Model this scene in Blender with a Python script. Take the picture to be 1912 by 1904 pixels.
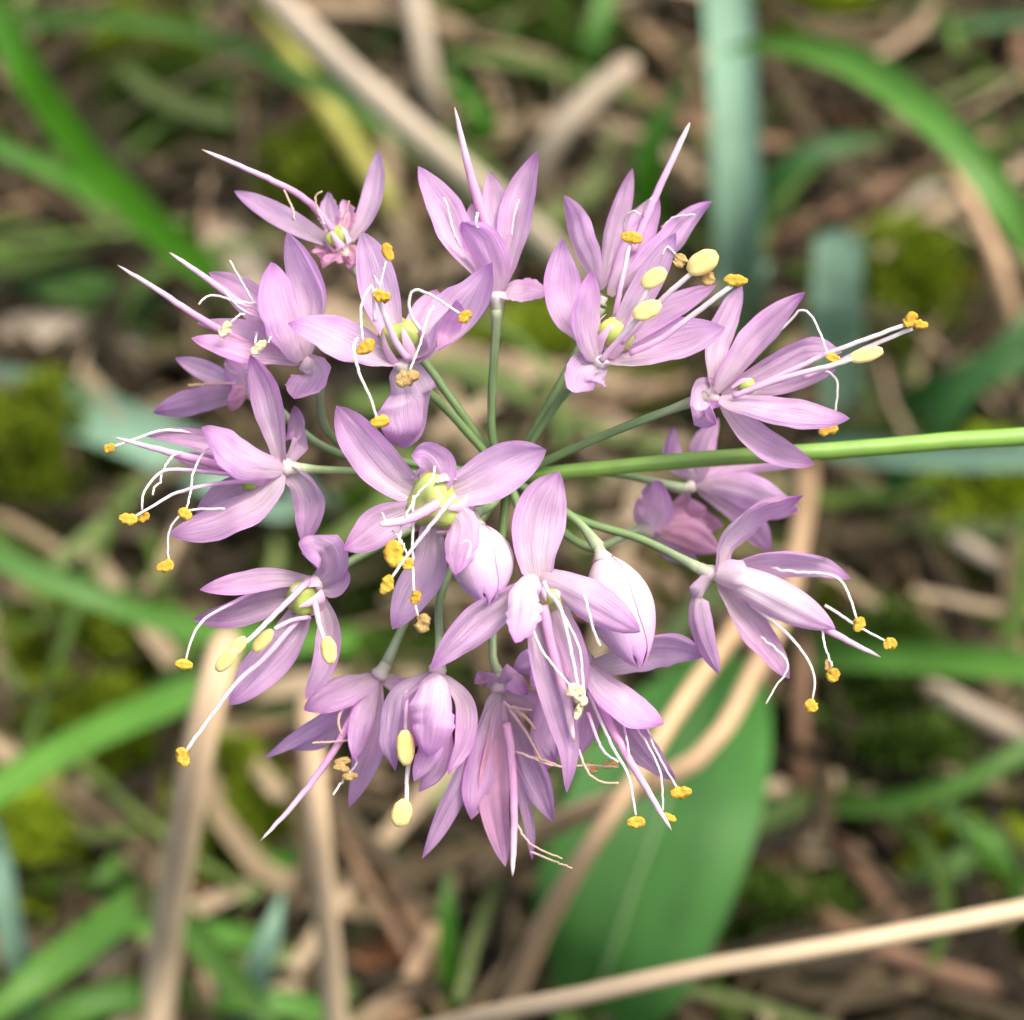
import bpy, math, random
import numpy as np
from mathutils import Vector, noise
random.seed(7)
for o in list(bpy.data.objects): bpy.data.objects.remove(o)
sc = bpy.context.scene
# ------------------------------------------------------------------ camera
D = 0.16                      # metres from the lens to the flower head
H = 0.125                     # height of the flower head above the ground
PITCH = math.radians(50)
S = 0.031e-3                  # metres per photograph pixel at the flower head
R_ = Vector((1, 0, 0)); F_ = Vector((0, math.cos(PITCH), -math.sin(PITCH))); U_ = Vector((0, math.sin(PITCH), math.cos(PITCH)))
CAM = Vector((0, 0, H)) - F_ * D
cd = bpy.data.cameras.new('camera'); cam = bpy.data.objects.new('camera', cd); sc.collection.objects.link(cam)
cam.location = CAM; cam.rotation_euler = (math.pi / 2 - PITCH, 0, 0)
cd.sensor_width = 36; cd.sensor_fit = 'HORIZONTAL'; cd.lens = 36 * D / (1912 * S)
cd.clip_start = 0.005; cd.clip_end = 400
cd.dof.use_dof = True; cd.dof.focus_distance = D - 55 * S
cd.dof.aperture_fstop = cd.lens / 2.9      # 2.9 mm wide entrance pupil
sc.camera = cam
# ------------------------------------------------------------------ world, sun, exposure
ELEV, AZ = math.radians(68), math.radians(85)     # azimuth clockwise from +Y: high, right and a little beyond the flower
w = bpy.data.worlds.new('World'); sc.world = w; w.use_nodes = True
nt = w.node_tree; sky = nt.nodes.new('ShaderNodeTexSky'); sky.sky_type = 'NISHITA'; sky.sun_disc = False
sky.sun_elevation = ELEV; sky.sun_rotation = AZ; sky.dust_density = 8; sky.air_density = 1.0; sky.ozone_density = 0.6
bg = nt.nodes['Background']; nt.links.new(sky.outputs[0], bg.inputs[0]); bg.inputs[1].default_value = 0.15
sd = bpy.data.lights.new('sun', 'SUN'); sd.energy = 1.5; sd.angle = math.radians(20); sd.color = (1, .95, .87)
sun = bpy.data.objects.new('sun', sd); sc.collection.objects.link(sun)
sdir = Vector((math.sin(AZ) * math.cos(ELEV), math.cos(AZ) * math.cos(ELEV), math.sin(ELEV)))
sun.rotation_euler = sdir.to_track_quat('Z', 'Y').to_euler(); sun.location = sdir * 2
sc.cycles.max_bounces = 7; sc.cycles.diffuse_bounces = 4; sc.cycles.glossy_bounces = 2; sc.cycles.transmission_bounces = 4
sc.view_settings.view_transform = 'Standard'; sc.view_settings.look = 'None'
sc.view_settings.exposure = 1.05; sc.view_settings.gamma = 1; sc.view_settings.use_curve_mapping = False

# ------------------------------------------------------------------ measuring helpers
def P(x, y, z=0.0):
    """point at photograph pixel x, y; z = how far it stands in front of the focal plane, in pixels"""
    d = D - z * S
    return CAM + F_ * d + (R_ * (x - 956) + U_ * (952 - y)) * (S * d / D)
def ray(x, y): return (F_ * D + (R_ * (x - 956) + U_ * (952 - y)) * S).normalized()
def G(x, y, h=0.0):
    """point at height h (millimetres above the ground) behind pixel x, y"""
    r = ray(x, y); t = (h * 1e-3 - CAM.z) / r.z
    return CAM + r * t
def lin(c): return tuple(((v / 255) / 12.92 if v / 255 <= .04045 else ((v / 255 + .055) / 1.055) ** 2.4) for v in c)
def spline(pts, n):
    """Catmull-Rom through pts (Vectors), n samples by chord length"""
    p = [2 * pts[0] - pts[1]] + list(pts) + [2 * pts[-1] - pts[-2]]
    L = [0]
    for a, b in zip(pts[:-1], pts[1:]): L.append(L[-1] + max((b - a).length, 1e-9))
    out = []
    for i in range(n):
        s = L[-1] * i / (n - 1); k = 0
        while k < len(pts) - 2 and s > L[k + 1]: k += 1
        u = (s - L[k]) / (L[k + 1] - L[k]); a, b, c, d = p[k:k + 4]
        out.append(.5 * ((2 * b) + (c - a) * u + (2 * a - 5 * b + 4 * c - d) * u * u + (3 * b - a - 3 * c + d) * u ** 3))
    return out
def tangents(c):
    n = len(c); return [(c[min(i + 1, n - 1)] - c[max(i - 1, 0)]).normalized() for i in range(n)]
def mesh(name, v, f, uv=None, mat=None):
    me = bpy.data.meshes.new(name); me.from_pydata([tuple(a) for a in v], [], f)
    me.polygons.foreach_set('use_smooth', [True] * len(me.polygons))
    if uv is not None:
        li = np.zeros(len(me.loops), dtype=np.int32); me.loops.foreach_get('vertex_index', li)
        l = me.uv_layers.new(name='UVMap'); l.data.foreach_set('uv', np.asarray(uv, dtype=np.float32)[li].ravel())
    if mat: me.materials.append(mat)
    me.update(); return me
def link(name, me, parent=None, origin=None):
    """one object; its vertices are given in world space and moved so that the origin sits at 'origin'"""
    o = bpy.data.objects.new(name, me); sc.collection.objects.link(o)
    org = Vector((0, 0, 0)) if origin is None else Vector(origin)
    if me is not None:
        a = np.zeros(len(me.vertices) * 3, dtype=np.float32); me.vertices.foreach_get('co', a)
        a = a.reshape(-1, 3) - np.array(org[:], dtype=np.float32); me.vertices.foreach_set('co', a.ravel()); me.update()
    WORLD[o.name] = org
    if parent is not None:
        o.parent = parent; o.location = org - WORLD[parent.name]
    else: o.location = org
    return o
WORLD = {}
def tag(o, label, cat, group=None):
    o['label'] = label; o['category'] = cat
    if group: o['group'] = group
def strip(c, wid, nrm, nu=6, gutter=0.3, wav=0.0, seed=0):
    """a curved leaf sheet along the polyline c; wid = half widths, nrm = face normals"""
    v, uv, f = [], [], []; T = tangents(c); n = len(c)
    for i in range(n):
        s_ = T[i].cross(nrm[i]).normalized(); nn = s_.cross(T[i]).normalized()
        for j in range(nu + 1):
            a = 2 * j / nu - 1
            off = gutter * (a * a - .35)
            q = c[i] + s_ * (wid[i] * a * (1 - .18 * abs(gutter) * a * a)) + nn * (wid[i] * off)
            if wav: q += nn * (wid[i] * wav * noise.noise(Vector((i * .55, a * 1.7, seed * 3.1))))
            v.append(q); uv.append((j / nu, i / (n - 1)))
    for i in range(n - 1):
        for j in range(nu):
            k = i * (nu + 1) + j; f.append((k, k + 1, k + nu + 2, k + nu + 1))
    return v, f, uv
def tube(c, rad, k=8, flat=1.0, ref=None):
    v, uv, f = [], [], []; T = tangents(c); n = len(c); ref = ref or -F_
    for i in range(n):
        a = T[i].cross(ref); a = a.normalized() if a.length > 1e-4 else R_.copy(); b = a.cross(T[i]).normalized()
        for j in range(k):
            t = 2 * math.pi * j / k
            v.append(c[i] + (a * math.cos(t) + b * math.sin(t) * flat) * rad[i]); uv.append((j / k, i / (n - 1)))
    for i in range(n - 1):
        for j in range(k):
            f.append((i * k + j, i * k + (j + 1) % k, (i + 1) * k + (j + 1) % k, (i + 1) * k + j))
    f.append(tuple(range(k))[::-1]); f.append(tuple((n - 1) * k + j for j in range(k)))
    return v, f, uv

# ------------------------------------------------------------------ materials
def newmat(name):
    m = bpy.data.materials.new(name); m.use_nodes = True; t = m.node_tree
    return m, t, t.nodes, t.links, t.nodes['Principled BSDF']
def ramp(nodes, stops):
    r = nodes.new('ShaderNodeValToRGB'); e = r.color_ramp.elements
    while len(e) < len(stops): e.new(0.5)
    for k, (p, c) in enumerate(stops): e[k].position = p; e[k].color = (*c, 1)
    return r
def organ(name, stops, rough=.5, spec=.3, trans=0.0, tcol=None, veins=0.0, vscale=(26, 1.3), rnd=.1, bump=.0, edge=None, sss=0, nscale=600, hvar=0.0, mot=0.0):
    """leaf / petal tissue: pigment along the length (uv.y), lengthwise veins, edge tint, light passing through"""
    m, t, N, L, b = newmat(name)
    uvn = N.new('ShaderNodeUVMap'); sep = N.new('ShaderNodeSeparateXYZ'); L.new(uvn.outputs[0], sep.inputs[0])
    r = ramp(N, stops); L.new(sep.outputs[1], r.inputs[0]); col = r.outputs[0]
    oi = N.new('ShaderNodeObjectInfo')
    if veins or bump:
        mp = N.new('ShaderNodeVectorMath'); mp.operation = 'MULTIPLY'; mp.inputs[1].default_value = (vscale[0], vscale[1], 1); L.new(uvn.outputs[0], mp.inputs[0])
        ad = N.new('ShaderNodeVectorMath'); ad.operation = 'ADD'; L.new(mp.outputs[0], ad.inputs[0])
        cmb = N.new('ShaderNodeCombineXYZ'); ml = N.new('ShaderNodeMath'); ml.operation = 'MULTIPLY'; ml.inputs[1].default_value = 53; L.new(oi.outputs['Random'], ml.inputs[0]); L.new(ml.outputs[0], cmb.inputs[2]); L.new(cmb.outputs[0], ad.inputs[1])
        nz = N.new('ShaderNodeTexNoise'); nz.inputs['Scale'].default_value = 1; nz.inputs['Detail'].default_value = 4; L.new(ad.outputs[0], nz.inputs['Vector'])
        if veins:
            vr = ramp(N, [(.3, (1 - veins,) * 3), (.7, (1 + veins * .35,) * 3)]); L.new(nz.outputs[0], vr.inputs[0])
            mx = N.new('ShaderNodeMix'); mx.data_type = 'RGBA'; mx.blend_type = 'MULTIPLY'; mx.inputs[0].default_value = 1
            L.new(col, mx.inputs[6]); L.new(vr.outputs[0], mx.inputs[7]); col = mx.outputs[2]
        if bump:
            bm = N.new('ShaderNodeBump'); bm.inputs['Strength'].default_value = bump; bm.inputs['Distance'].default_value = 0.00012
            L.new(nz.outputs[0], bm.inputs['Height']); L.new(bm.outputs[0], b.inputs['Normal'])
    tc = N.new('ShaderNodeTexCoord'); n2 = N.new('ShaderNodeTexNoise'); n2.inputs['Scale'].default_value = nscale; n2.inputs['Detail'].default_value = 3
    L.new(tc.outputs['Object'], n2.inputs['Vector'])
    if edge:
        e1 = N.new('ShaderNodeMath'); e1.operation = 'SUBTRACT'; e1.inputs[1].default_value = .5; L.new(sep.outputs[0], e1.inputs[0])
        e2 = N.new('ShaderNodeMath'); e2.operation = 'ABSOLUTE'; L.new(e1.outputs[0], e2.inputs[0])
        e3 = N.new('ShaderNodeMapRange'); e3.inputs[1].default_value = .34; e3.inputs[2].default_value = .5; e3.inputs[4].default_value = edge[1]; L.new(e2.outputs[0], e3.inputs[0])
        mx = N.new('ShaderNodeMix'); mx.data_type = 'RGBA'; L.new(e3.outputs[0], mx.inputs[0]); L.new(col, mx.inputs[6]); mx.inputs[7].default_value = (*edge[0], 1); col = mx.outputs[2]
    hs = N.new('ShaderNodeHueSaturation'); L.new(col, hs.inputs['Color'])
    mr = N.new('ShaderNodeMapRange'); mr.inputs[3].default_value = 1 - rnd; mr.inputs[4].default_value = 1 + rnd; L.new(oi.outputs['Random'], mr.inputs[0])
    m3 = N.new('ShaderNodeMapRange'); m3.inputs[1].default_value = .3; m3.inputs[2].default_value = .7; m3.inputs[3].default_value = .88; m3.inputs[4].default_value = 1.1; L.new(n2.outputs[0], m3.inputs[0])
    mm = N.new('ShaderNodeMath'); mm.operation = 'MULTIPLY'; L.new(mr.outputs[0], mm.inputs[0]); L.new(m3.outputs[0], mm.inputs[1]); L.new(mm.outputs[0], hs.inputs['Value'])
    if mot:
        n3 = N.new('ShaderNodeTexNoise'); n3.inputs['Scale'].default_value = nscale * .55; n3.inputs['Detail'].default_value = 5; n3.inputs['Roughness'].default_value = .6; L.new(tc.outputs['Object'], n3.inputs['Vector'])
        s3 = N.new('ShaderNodeMapRange'); s3.inputs[1].default_value = .32; s3.inputs[2].default_value = .68; s3.inputs[3].default_value = 1 + mot * .6; s3.inputs[4].default_value = 1 - mot; L.new(n3.outputs[0], s3.inputs[0]); L.new(s3.outputs[0], hs.inputs['Saturation'])
    if hvar:
        hv = N.new('ShaderNodeMapRange'); hv.inputs[3].default_value = .5 - hvar; hv.inputs[4].default_value = .5 + hvar
        wn = N.new('ShaderNodeTexWhiteNoise'); wn.noise_dimensions = '1D'; L.new(oi.outputs['Random'], wn.inputs['W']); L.new(wn.outputs[0], hv.inputs[0]); L.new(hv.outputs[0], hs.inputs['Hue'])
    col = hs.outputs[0]; L.new(col, b.inputs['Base Color'])
    b.inputs['Roughness'].default_value = rough; b.inputs['Specular IOR Level'].default_value = spec
    if sss:
        b.inputs['Subsurface Weight'].default_value = sss; b.inputs['Subsurface Radius'].default_value = (1, .6, .5); b.inputs['Subsurface Scale'].default_value = .0006
    if trans:
        tr = N.new('ShaderNodeBsdfTranslucent'); g = N.new('ShaderNodeMix'); g.data_type = 'RGBA'; g.blend_type = 'MULTIPLY'; g.inputs[0].default_value = 1
        L.new(col, g.inputs[6]); g.inputs[7].default_value = (*(tcol or (1, 1, 1)), 1); L.new(g.outputs[2], tr.inputs[0])
        ms = N.new('ShaderNodeMixShader'); ms.inputs[0].default_value = trans; L.new(b.outputs[0], ms.inputs[1]); L.new(tr.outputs[0], ms.inputs[2])
        L.new(ms.outputs[0], N['Material Output'].inputs[0])
    return m
PET = organ('petal_lilac', [(0, (.86, .72, .78)), (.18, (.86, .68, .82)), (.5, (.85, .57, .85)), (.85, (.80, .49, .82)), (1, (.60, .27, .68))], .36, .42, .48, (1.0, .83, 1.0), .28, (58, 2.2), .10, .9, ((.68, .34, .76), .6), hvar=.016, nscale=520, mot=.22)
PETR = organ('petal_rosy', [(0, (.80, .60, .66)), (.3, (.72, .40, .54)), (1, (.62, .33, .55))], .45, .3, .36, (1, .8, .92), .2, (26, 1.6), .08, .35, hvar=.01)
BUD = organ('bud_petal', [(0, (.62, .46, .52)), (.2, (.66, .57, .60)), (.55, (.64, .50, .61)), (.8, (.72, .46, .72)), (1, (.56, .26, .62))], .4, .35, .2, (1, .9, 1), .10, (24, 1.2), .03, .25, ((.70, .42, .70), .5))
PETLIT = organ('petal_lit_tint', [(0, (.72, .60, .66)), (.3, (.74, .62, .70)), (.65, (.73, .54, .71)), (.9, (.72, .45, .72)), (1, (.58, .28, .64))], .42, .35, .4, (1, .86, .96), .22, (46, 1.8), .05, .5, ((.66, .36, .70), .45), nscale=520, mot=.25)  # petal whitened in its pigment to stand for bright light falling on it
FIL = organ('filament', [(0, (.74, .46, .66)), (.45, (.74, .50, .68)), (.72, (.76, .66, .72)), (1, (.78, .76, .74))], .45, .3, .25, rnd=.05)
FILW = organ('filament_white', [(0, (.76, .60, .68)), (.2, (.76, .72, .70)), (1, (.78, .75, .68))], .45, .3, .2, rnd=.05)
FILT = organ('filament_withered', [(0, (.74, .52, .56)), (.4, (.66, .47, .40)), (1, (.60, .42, .28))], .6, .2, .2, rnd=.08)
STY = organ('style_pink', [(0, (.70, .38, .60)), (.45, (.68, .36, .58)), (.8, (.74, .52, .66)), (.96, (.80, .64, .70)), (1, (.62, .40, .38))], .4, .35, .25, rnd=.06)
ANT = {'f': organ('anther_fresh', [(0, (.86, .70, .30)), (.5, (.86, .66, .24)), (1, (.84, .60, .20))], .55, .3, 0, sss=.3, rnd=.06, bump=.3, vscale=(8, 30)),
       'y': organ('anther_open', [(0, (.80, .50, .07)), (1, (.74, .43, .05))], .75, .2, 0, rnd=.12, bump=.9, veins=.25, vscale=(22, 22)),
       'o': organ('anther_withered', [(0, (.72, .50, .20)), (1, (.62, .40, .15))], .8, .2, 0, rnd=.12, bump=1, veins=.35, vscale=(26, 18)),
       'w': organ('anther_pale', [(0, (.84, .72, .50)), (1, (.80, .64, .36))], .7, .2, 0, rnd=.06, bump=.8, veins=.2, vscale=(22, 14))}
OVA = organ('ovary_lime', [(0, (.30, .38, .09)), (.6, (.36, .45, .10)), (1, (.42, .46, .16))], .35, .45, 0, rnd=.08, sss=.25)
PED = organ('pedicel_green', [(0, (.14, .25, .075)), (.7, (.17, .27, .11)), (1, (.32, .40, .24))], .5, .35, 0, rnd=.1, veins=.25, vscale=(9, 3), bump=.2)
STEM = organ('stem_green', [(0, (.19, .36, .06)), (1, (.17, .32, .05))], .45, .4, 0, rnd=.0, veins=.25, vscale=(10, 5), bump=.2)
REC = organ('receptacle', [(0, (.30, .38, .22)), (.55, (.44, .42, .36)), (1, (.70, .50, .60))], .5, .3, 0, rnd=.05)

# ------------------------------------------------------------------ the flower head
UMB = (948, 893, -190)
head = link('wild_onion', None, None, P(1960, 812, -230))
tag(head, 'wild onion flower head of lilac starry florets with yellow anthers on a green stalk', 'flower')
def prof(t, base=.42, tip=2.0):
    a = base + (1 - base) * (lambda q: q * q * (3 - 2 * q))(min(1, t / .5))
    if t > .5:
        u = (t - .5) / .5; a *= max(0.0, 1 - u ** tip) ** .82
    a *= .5 + .5 * min(1, t / .09) ** .6
    return max(a, .012)
npet = [0]
def petal(parent, mat, pts, w, axis, cup=None, roll=None, base=.42, jag=0.0, tw=0.0, kk=.6, name='petal'):
    """pts: (x, y, z) along the midrib; w: breadth in pixels as seen; faces lean towards the floret's axis"""
    npet[0] += 1; sd_ = npet[0]; rr = random.Random(sd_ * 17)
    n, nu = 24, 12; tipx = rr.uniform(1.75, 2.5); und = rr.uniform(.16, .30); base += .08
    c = spline([P(*p) for p in pts], n); T = tangents(c)
    v, uv, f = [], [], []
    for i in range(n):
        t = i / (n - 1); V = (CAM - c[i]).normalized()
        N0 = V - T[i] * V.dot(T[i]); N0 = N0.normalized() if N0.length > .05 else U_.copy()
        A = axis - T[i] * axis.dot(T[i])
        inner = 1.0
        if A.length > .15:
            A.normalize(); inner = 1.0 if A.dot(N0) >= 0 else -1.0; A = A * inner
            N = (N0 * (1 - kk) + A * kk).normalized()
        else: N = N0.copy()
        if i == n // 2: pass
        ro = (roll or 0.0) + tw * (t - .5)
        s0 = T[i].cross(N).normalized(); N = (N * math.cos(ro) + s0 * math.sin(ro)).normalized()
        s_ = T[i].cross(N).normalized()
        vis = max(.42, abs(N.dot(N0)))
        dsc = (CAM - c[i]).dot(-F_) / D
        hw = .465 * w * S * prof(t, base, tipx) * dsc / vis
        cp = cup if cup is not None else (.46 * inner0(axis, c, T))
        cp *= (1 - .35 * t)
        for j in range(nu + 1):
            a = 2 * j / nu - 1
            e = 1.0
            if jag and abs(a) > .7: e += .6 * jag * noise.noise(Vector((i * .62, sd_, a)))
            q = c[i] + s_ * (hw * a * e * (1 - .15 * abs(cp) * a * a)) + N * (hw * (cp * (a * a - .3)))
            q += N * (hw * (und * noise.noise(Vector((t * 3.2, a * 1.1, sd_ * 7.3))) * (.3 + t) + .05 * math.cos(a * math.pi * 3) * (t > .15)))
            q += N * (hw * .10 * abs(a) ** 3 * noise.noise(Vector((t * 7, a, sd_ * 2.7))))
            v.append(q); uv.append((j / nu, t))
    for i in range(n - 1):
        for j in range(nu):
            k = i * (nu + 1) + j; f.append((k, k + 1, k + nu + 2, k + nu + 1))
    return link(name, mesh(name, v, f, uv, mat), parent, c[0])
def inner0(axis, c, T):
    i = len(c) // 2; V = (CAM - c[i]).normalized(); A = axis - T[i] * axis.dot(T[i])
    return 1.0 if A.dot(V) >= 0 else -1.0
def thread(parent, mat, pts, r0, r1, name, n=18, pw=1.0):
    c = spline([P(*p) for p in pts], n)
    sd_ = hash(pts[0]) % 97
    for i in range(1, n - 1):
        c[i] = c[i] + Vector((noise.noise(Vector((i * .7, sd_, 0))), noise.noise(Vector((i * .7, sd_, 5))), noise.noise(Vector((i * .7, sd_, 9))))) * ((1.4 if name == 'style' or r0 > 3.9 else 2.8) * S)
    q_ = .78 if name == 'filament' else 1
    rad = [(r0 + (r1 - r0) * (i / (n - 1)) ** pw) * S * q_ for i in range(n)]
    if name == 'style': rad[-1] *= .25; rad[-2] *= .7; rad[-3] *= .9
    v, f, uv = tube(c, rad, 8, .7)
    return link(name, mesh(name, v, f, uv, mat), parent, c[0])
def anther(parent, x, y, z, ln, wd, ang, kind):
    """two pollen lobes side by side with a groove between them"""
    a = math.radians(ang); ax = (R_ * math.cos(a) + U_ * math.sin(a) - F_ * .25).normalized(); V = -F_
    V = (V - ax * V.dot(ax)).normalized(); sdv = ax.cross(V); c = P(x, y, z); n, k = 14, 16; v, uv, f = [], [], []
    rs = random.Random(int(x * 7 + y)); am = {'f': .06, 'y': .32, 'o': .46, 'w': .4}[kind]
    for i in range(n):
        t = i / (n - 1); p = (t - .5) * ln * S; r = max(.12, 1 - abs(2 * t - 1) ** 2.5) ** .5
        bend = (0 if kind == 'f' else .12) * ((t - .5) ** 2 * 4 - .3) * wd * S
        for j in range(k):
            th = 2 * math.pi * j / k
            rr = r * (1 - .42 * abs(math.sin(th)) ** 12 * (1 if math.sin(th) > 0 else .5)) * .5 * wd * S
            nz = noise.noise(Vector((math.cos(th) * 1.6, math.sin(th) * 1.6 + x, t * 5))); rr *= 1 + am * nz * 1.6
            v.append(c + ax * p + sdv * (rr * math.cos(th)) + V * (rr * .8 * math.sin(th) + bend)); uv.append((j / k, t))
    for i in range(n - 1):
        for j in range(k): f.append((i * k + j, i * k + (j + 1) % k, (i + 1) * k + (j + 1) % k, (i + 1) * k + j))
    f.append(tuple(range(k))[::-1]); f.append(tuple((n - 1) * k + j for j in range(k)))
    link('anther', mesh('anther', v, f, uv, ANT[kind]), parent, c)
def lathe(c, ax, prf, k=14, lobes=0.0):
    a = ax.cross(R_); a = a.normalized() if a.length > .1 else U_.copy(); b = ax.cross(a).normalized(); v, uv, f = [], [], []; n = len(prf)
    for i, (h, r) in enumerate(prf):
        for j in range(k):
            t = 2 * math.pi * j / k; q = r * (1 + lobes * math.cos(3 * t))
            v.append(c + ax * (h * S) + (a * math.cos(t) + b * math.sin(t)) * (q * S)); uv.append((j / k, i / (n - 1)))
    for i in range(n - 1):
        for j in range(k): f.append((i * k + j, i * k + (j + 1) % k, (i + 1) * k + (j + 1) % k, (i + 1) * k + j))
    f.append(tuple(range(k))[::-1]); f.append(tuple((n - 1) * k + j for j in range(k)))
    return v, f, uv
LTRUE = 235.0
def floret(base, petals, fil=(), sty=(), ant=(), ov=None, ped=None, pmat=None, kk=.6, faz=70, rec=.8):
    bx, by, bz = base
    # floret axis from where its petals point, leaning outwards from the umbel
    B = P(*base); acc = Vector((0, 0, 0)); full = []
    for p in petals:
        pts, w, k = p[0], p[1], p[2]; opt = p[3] if len(p) > 3 else {}
        L = sum(math.dist(a, b) for a, b in zip(pts[:-1], pts[1:])); z0 = opt.get('z0', bz); 
        dz = opt['dz'] if 'dz' in opt else k * math.sqrt(max(0, LTRUE ** 2 - L * L)) * .75
        zb = opt.get('zb', 0); q = []; s = 0
        for i, a in enumerate(pts):
            if i: s += math.dist(pts[i - 1], pts[i])
            u = s / L; h_ = .5 * max(0, 1 - u / .12); a = (a[0] + (bx - a[0]) * h_, a[1] + (by - a[1]) * h_); q.append((a[0], a[1], z0 + dz * u + zb * 4 * u * (1 - u)))
        full.append((q, w, opt)); acc += (P(*q[-1]) - B).normalized()
    rad = (B - P(*UMB)).normalized()
    axis = (acc / len(petals) + rad * .55).normalized()
    v, f, uv = lathe(B - axis * ((34 if axis.dot(-F_) > .55 else 20) * S), axis, [(-20 * rec, 9), (-14 * rec, 12), (0, 16 * rec), (12 * rec, 22 * rec), (24 * rec, 20 * rec), (27 * rec, 8 * rec)], 14)
    fl = link('floret', mesh('floret', v, f, uv, REC), head, B)
    for q, w, opt in full:
        petal(fl, opt.get('m', pmat or PET), q, w, axis, opt.get('cup'), opt.get('roll'), opt.get('base', .42), opt.get('jag', 0), opt.get('tw', 0), opt.get('kk', kk))
    ends = []
    for p in fil:
        pts = p[0]; zs = p[1] if len(p) > 1 and p[1] is not None else (bz + 25, bz + faz); m = {'p': FIL, 'w': FILW, 't': FILT}[p[2] if len(p) > 2 else 'p']
        r0, r1 = (p[3] if len(p) > 3 else ((6.5, 2.6) if m is FIL else (3.0, 2.4)))
        L = sum(math.dist(a, b) for a, b in zip(pts[:-1], pts[1:])); s = 0; q = []
        for i, a in enumerate(pts):
            if i: s += math.dist(pts[i - 1], a)
            q.append((a[0], a[1], zs[0] + (zs[1] - zs[0]) * s / L))
        thread(fl, m, q, r0, r1, 'filament', 22); ends.append(q[-1])
    for p in sty:
        pts = p[0]; zs = p[1] if len(p) > 1 and p[1] is not None else (bz + 20, bz + faz * .6); r0, r1 = p[2] if len(p) > 2 else (8, 3)
        n = len(pts); q = [(a[0], a[1], zs[0] + (zs[1] - zs[0]) * i / (n - 1)) for i, a in enumerate(pts)]
        thread(fl, STY, q, r0, r1, 'style', 22, 1.6)
    for a in ant:
        x, y, ln, wd, an, kd = a[:6]
        if len(a) > 6: z = a[6]
        else:
            e = min(ends, key=lambda e: math.dist(e[:2], (x, y))) if ends else None
            z = e[2] + 4 if e and math.dist(e[:2], (x, y)) < 60 else bz + faz
        anther(fl, x, y, z, ln, wd, an, kd)
    if ov:
        x, y, r = ov[:3]; c = P(x, y, bz + (ov[3] if len(ov) > 3 else 18) - 8)
        v, f, uv = lathe(c, axis, [(-r, r * .3), (-r * .7, r * .72), (-r * .2, r), (r * .35, r * .9), (r * .7, r * .55), (r * .6, r * .2)], 24, .16)
        v = [q + (q - c) * (.10 * noise.noise(q * 2600)) for q in v]
        link('ovary', mesh('ovary', v, f, uv, OVA), fl, c)
        e1 = axis.cross(R_).normalized(); e2 = axis.cross(e1)
        for q in range(6):      # broad feet of the stamens, wrapped round the ovary
            th = q * math.pi / 3 + x * .37; d = e1 * math.cos(th) + e2 * math.sin(th); tng = axis.cross(d)
            cc = spline([c + (d * 1.0 - axis * 1.1) * (r * S), c + (d * 1.16 - axis * .3) * (r * S), c + (d * 1.12 + axis * .2) * (r * S), c + (d * 1.0 + axis * .6) * (r * S)], 9)
            v, f, uv = strip(cc, [r * S * (.40 * (1 - i / 8) ** .8 + .04) for i in range(9)], [d] * 9, 4, -.35)
            link('filament_foot', mesh('filament_foot', v, f, [(a_, b_ * .35) for a_, b_ in uv], FIL), fl, cc[0])
    # pedicel back to the middle of the umbel
    pts = [UMB] + list(ped or []) + [None]
    c = [P(*p) for p in pts[:-1]] + [B - axis * ((44 if axis.dot(-F_) > .55 else 30) * S)]
    if not ped: m_ = (c[0] + c[1]) / 2 + U_ * (6 * S) + rad * 0; c = [c[0], m_, c[1]]
    cs = spline(c, 20); rads = [(8.2 + (3.4 * max(0, (i / 19 - .86) / .14))) * S for i in range(20)]
    v, f, uv = tube(cs, rads, 10)
    link('pedicel', mesh('pedicel', v, f, uv, PED), head, cs[0])
    return fl

# main stalk, entering from the right, rooted off to the side
cs = spline([P(948, 893, -192), P(1020, 884, -185), P(1300, 858, -190), P(1600, 838, -205), P(1912, 815, -225), P(2500, 800, -300), P(3300, 900, -500), P(3900, 1500, -1000), Vector((.115, -.03, .03)), Vector((.118, -.032, -.012))], 60)
v, f, uv = tube(cs, [(14 + 7.5 * min(1, i / 14)) * S for i in range(60)], 14)
link('stalk', mesh('stalk', v, f, uv, STEM), head, cs[0])

# A  top left, half withered
floret((632, 458, -150), [
    ([(628, 462), (542, 416), (437, 356)], 50, .0, {'cup': .5, 'roll': -.5}),
    ([(655, 462), (690, 392), (709, 279)], 46, -.1, {'roll': .4}),
    ([(630, 455), (612, 478), (598, 488)], 52, .3, {'jag': .6, 'm': PETR, 'dz': 30}),
    ([(640, 458), (655, 485), (645, 492)], 55, .3, {'jag': .5, 'm': PETR, 'dz': 20}),
    ([(625, 440), (616, 400), (612, 358)], 44, -.3, {'jag': .9, 'dz': -40}),
    ([(640, 440), (648, 405), (640, 372)], 42, -.3, {'jag': .9, 'm': PETR, 'dz': -30})],
    fil=[([(548, 412), (547, 392), (530, 354)], (-90, -80), 't', (3, 2.4)), ([(606, 420), (592, 390), (590, 365), (602, 357)], (-110, -90), 't', (3, 2.2)), ([(640, 420), (648, 390), (652, 375)], (-110, -90), 't', (3, 2.2))],
    sty=[([(626, 435), (574, 375), (511, 338), (377, 279)], (-130, -60), (7, 3.6))], ov=(628, 440, 22))
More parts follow.
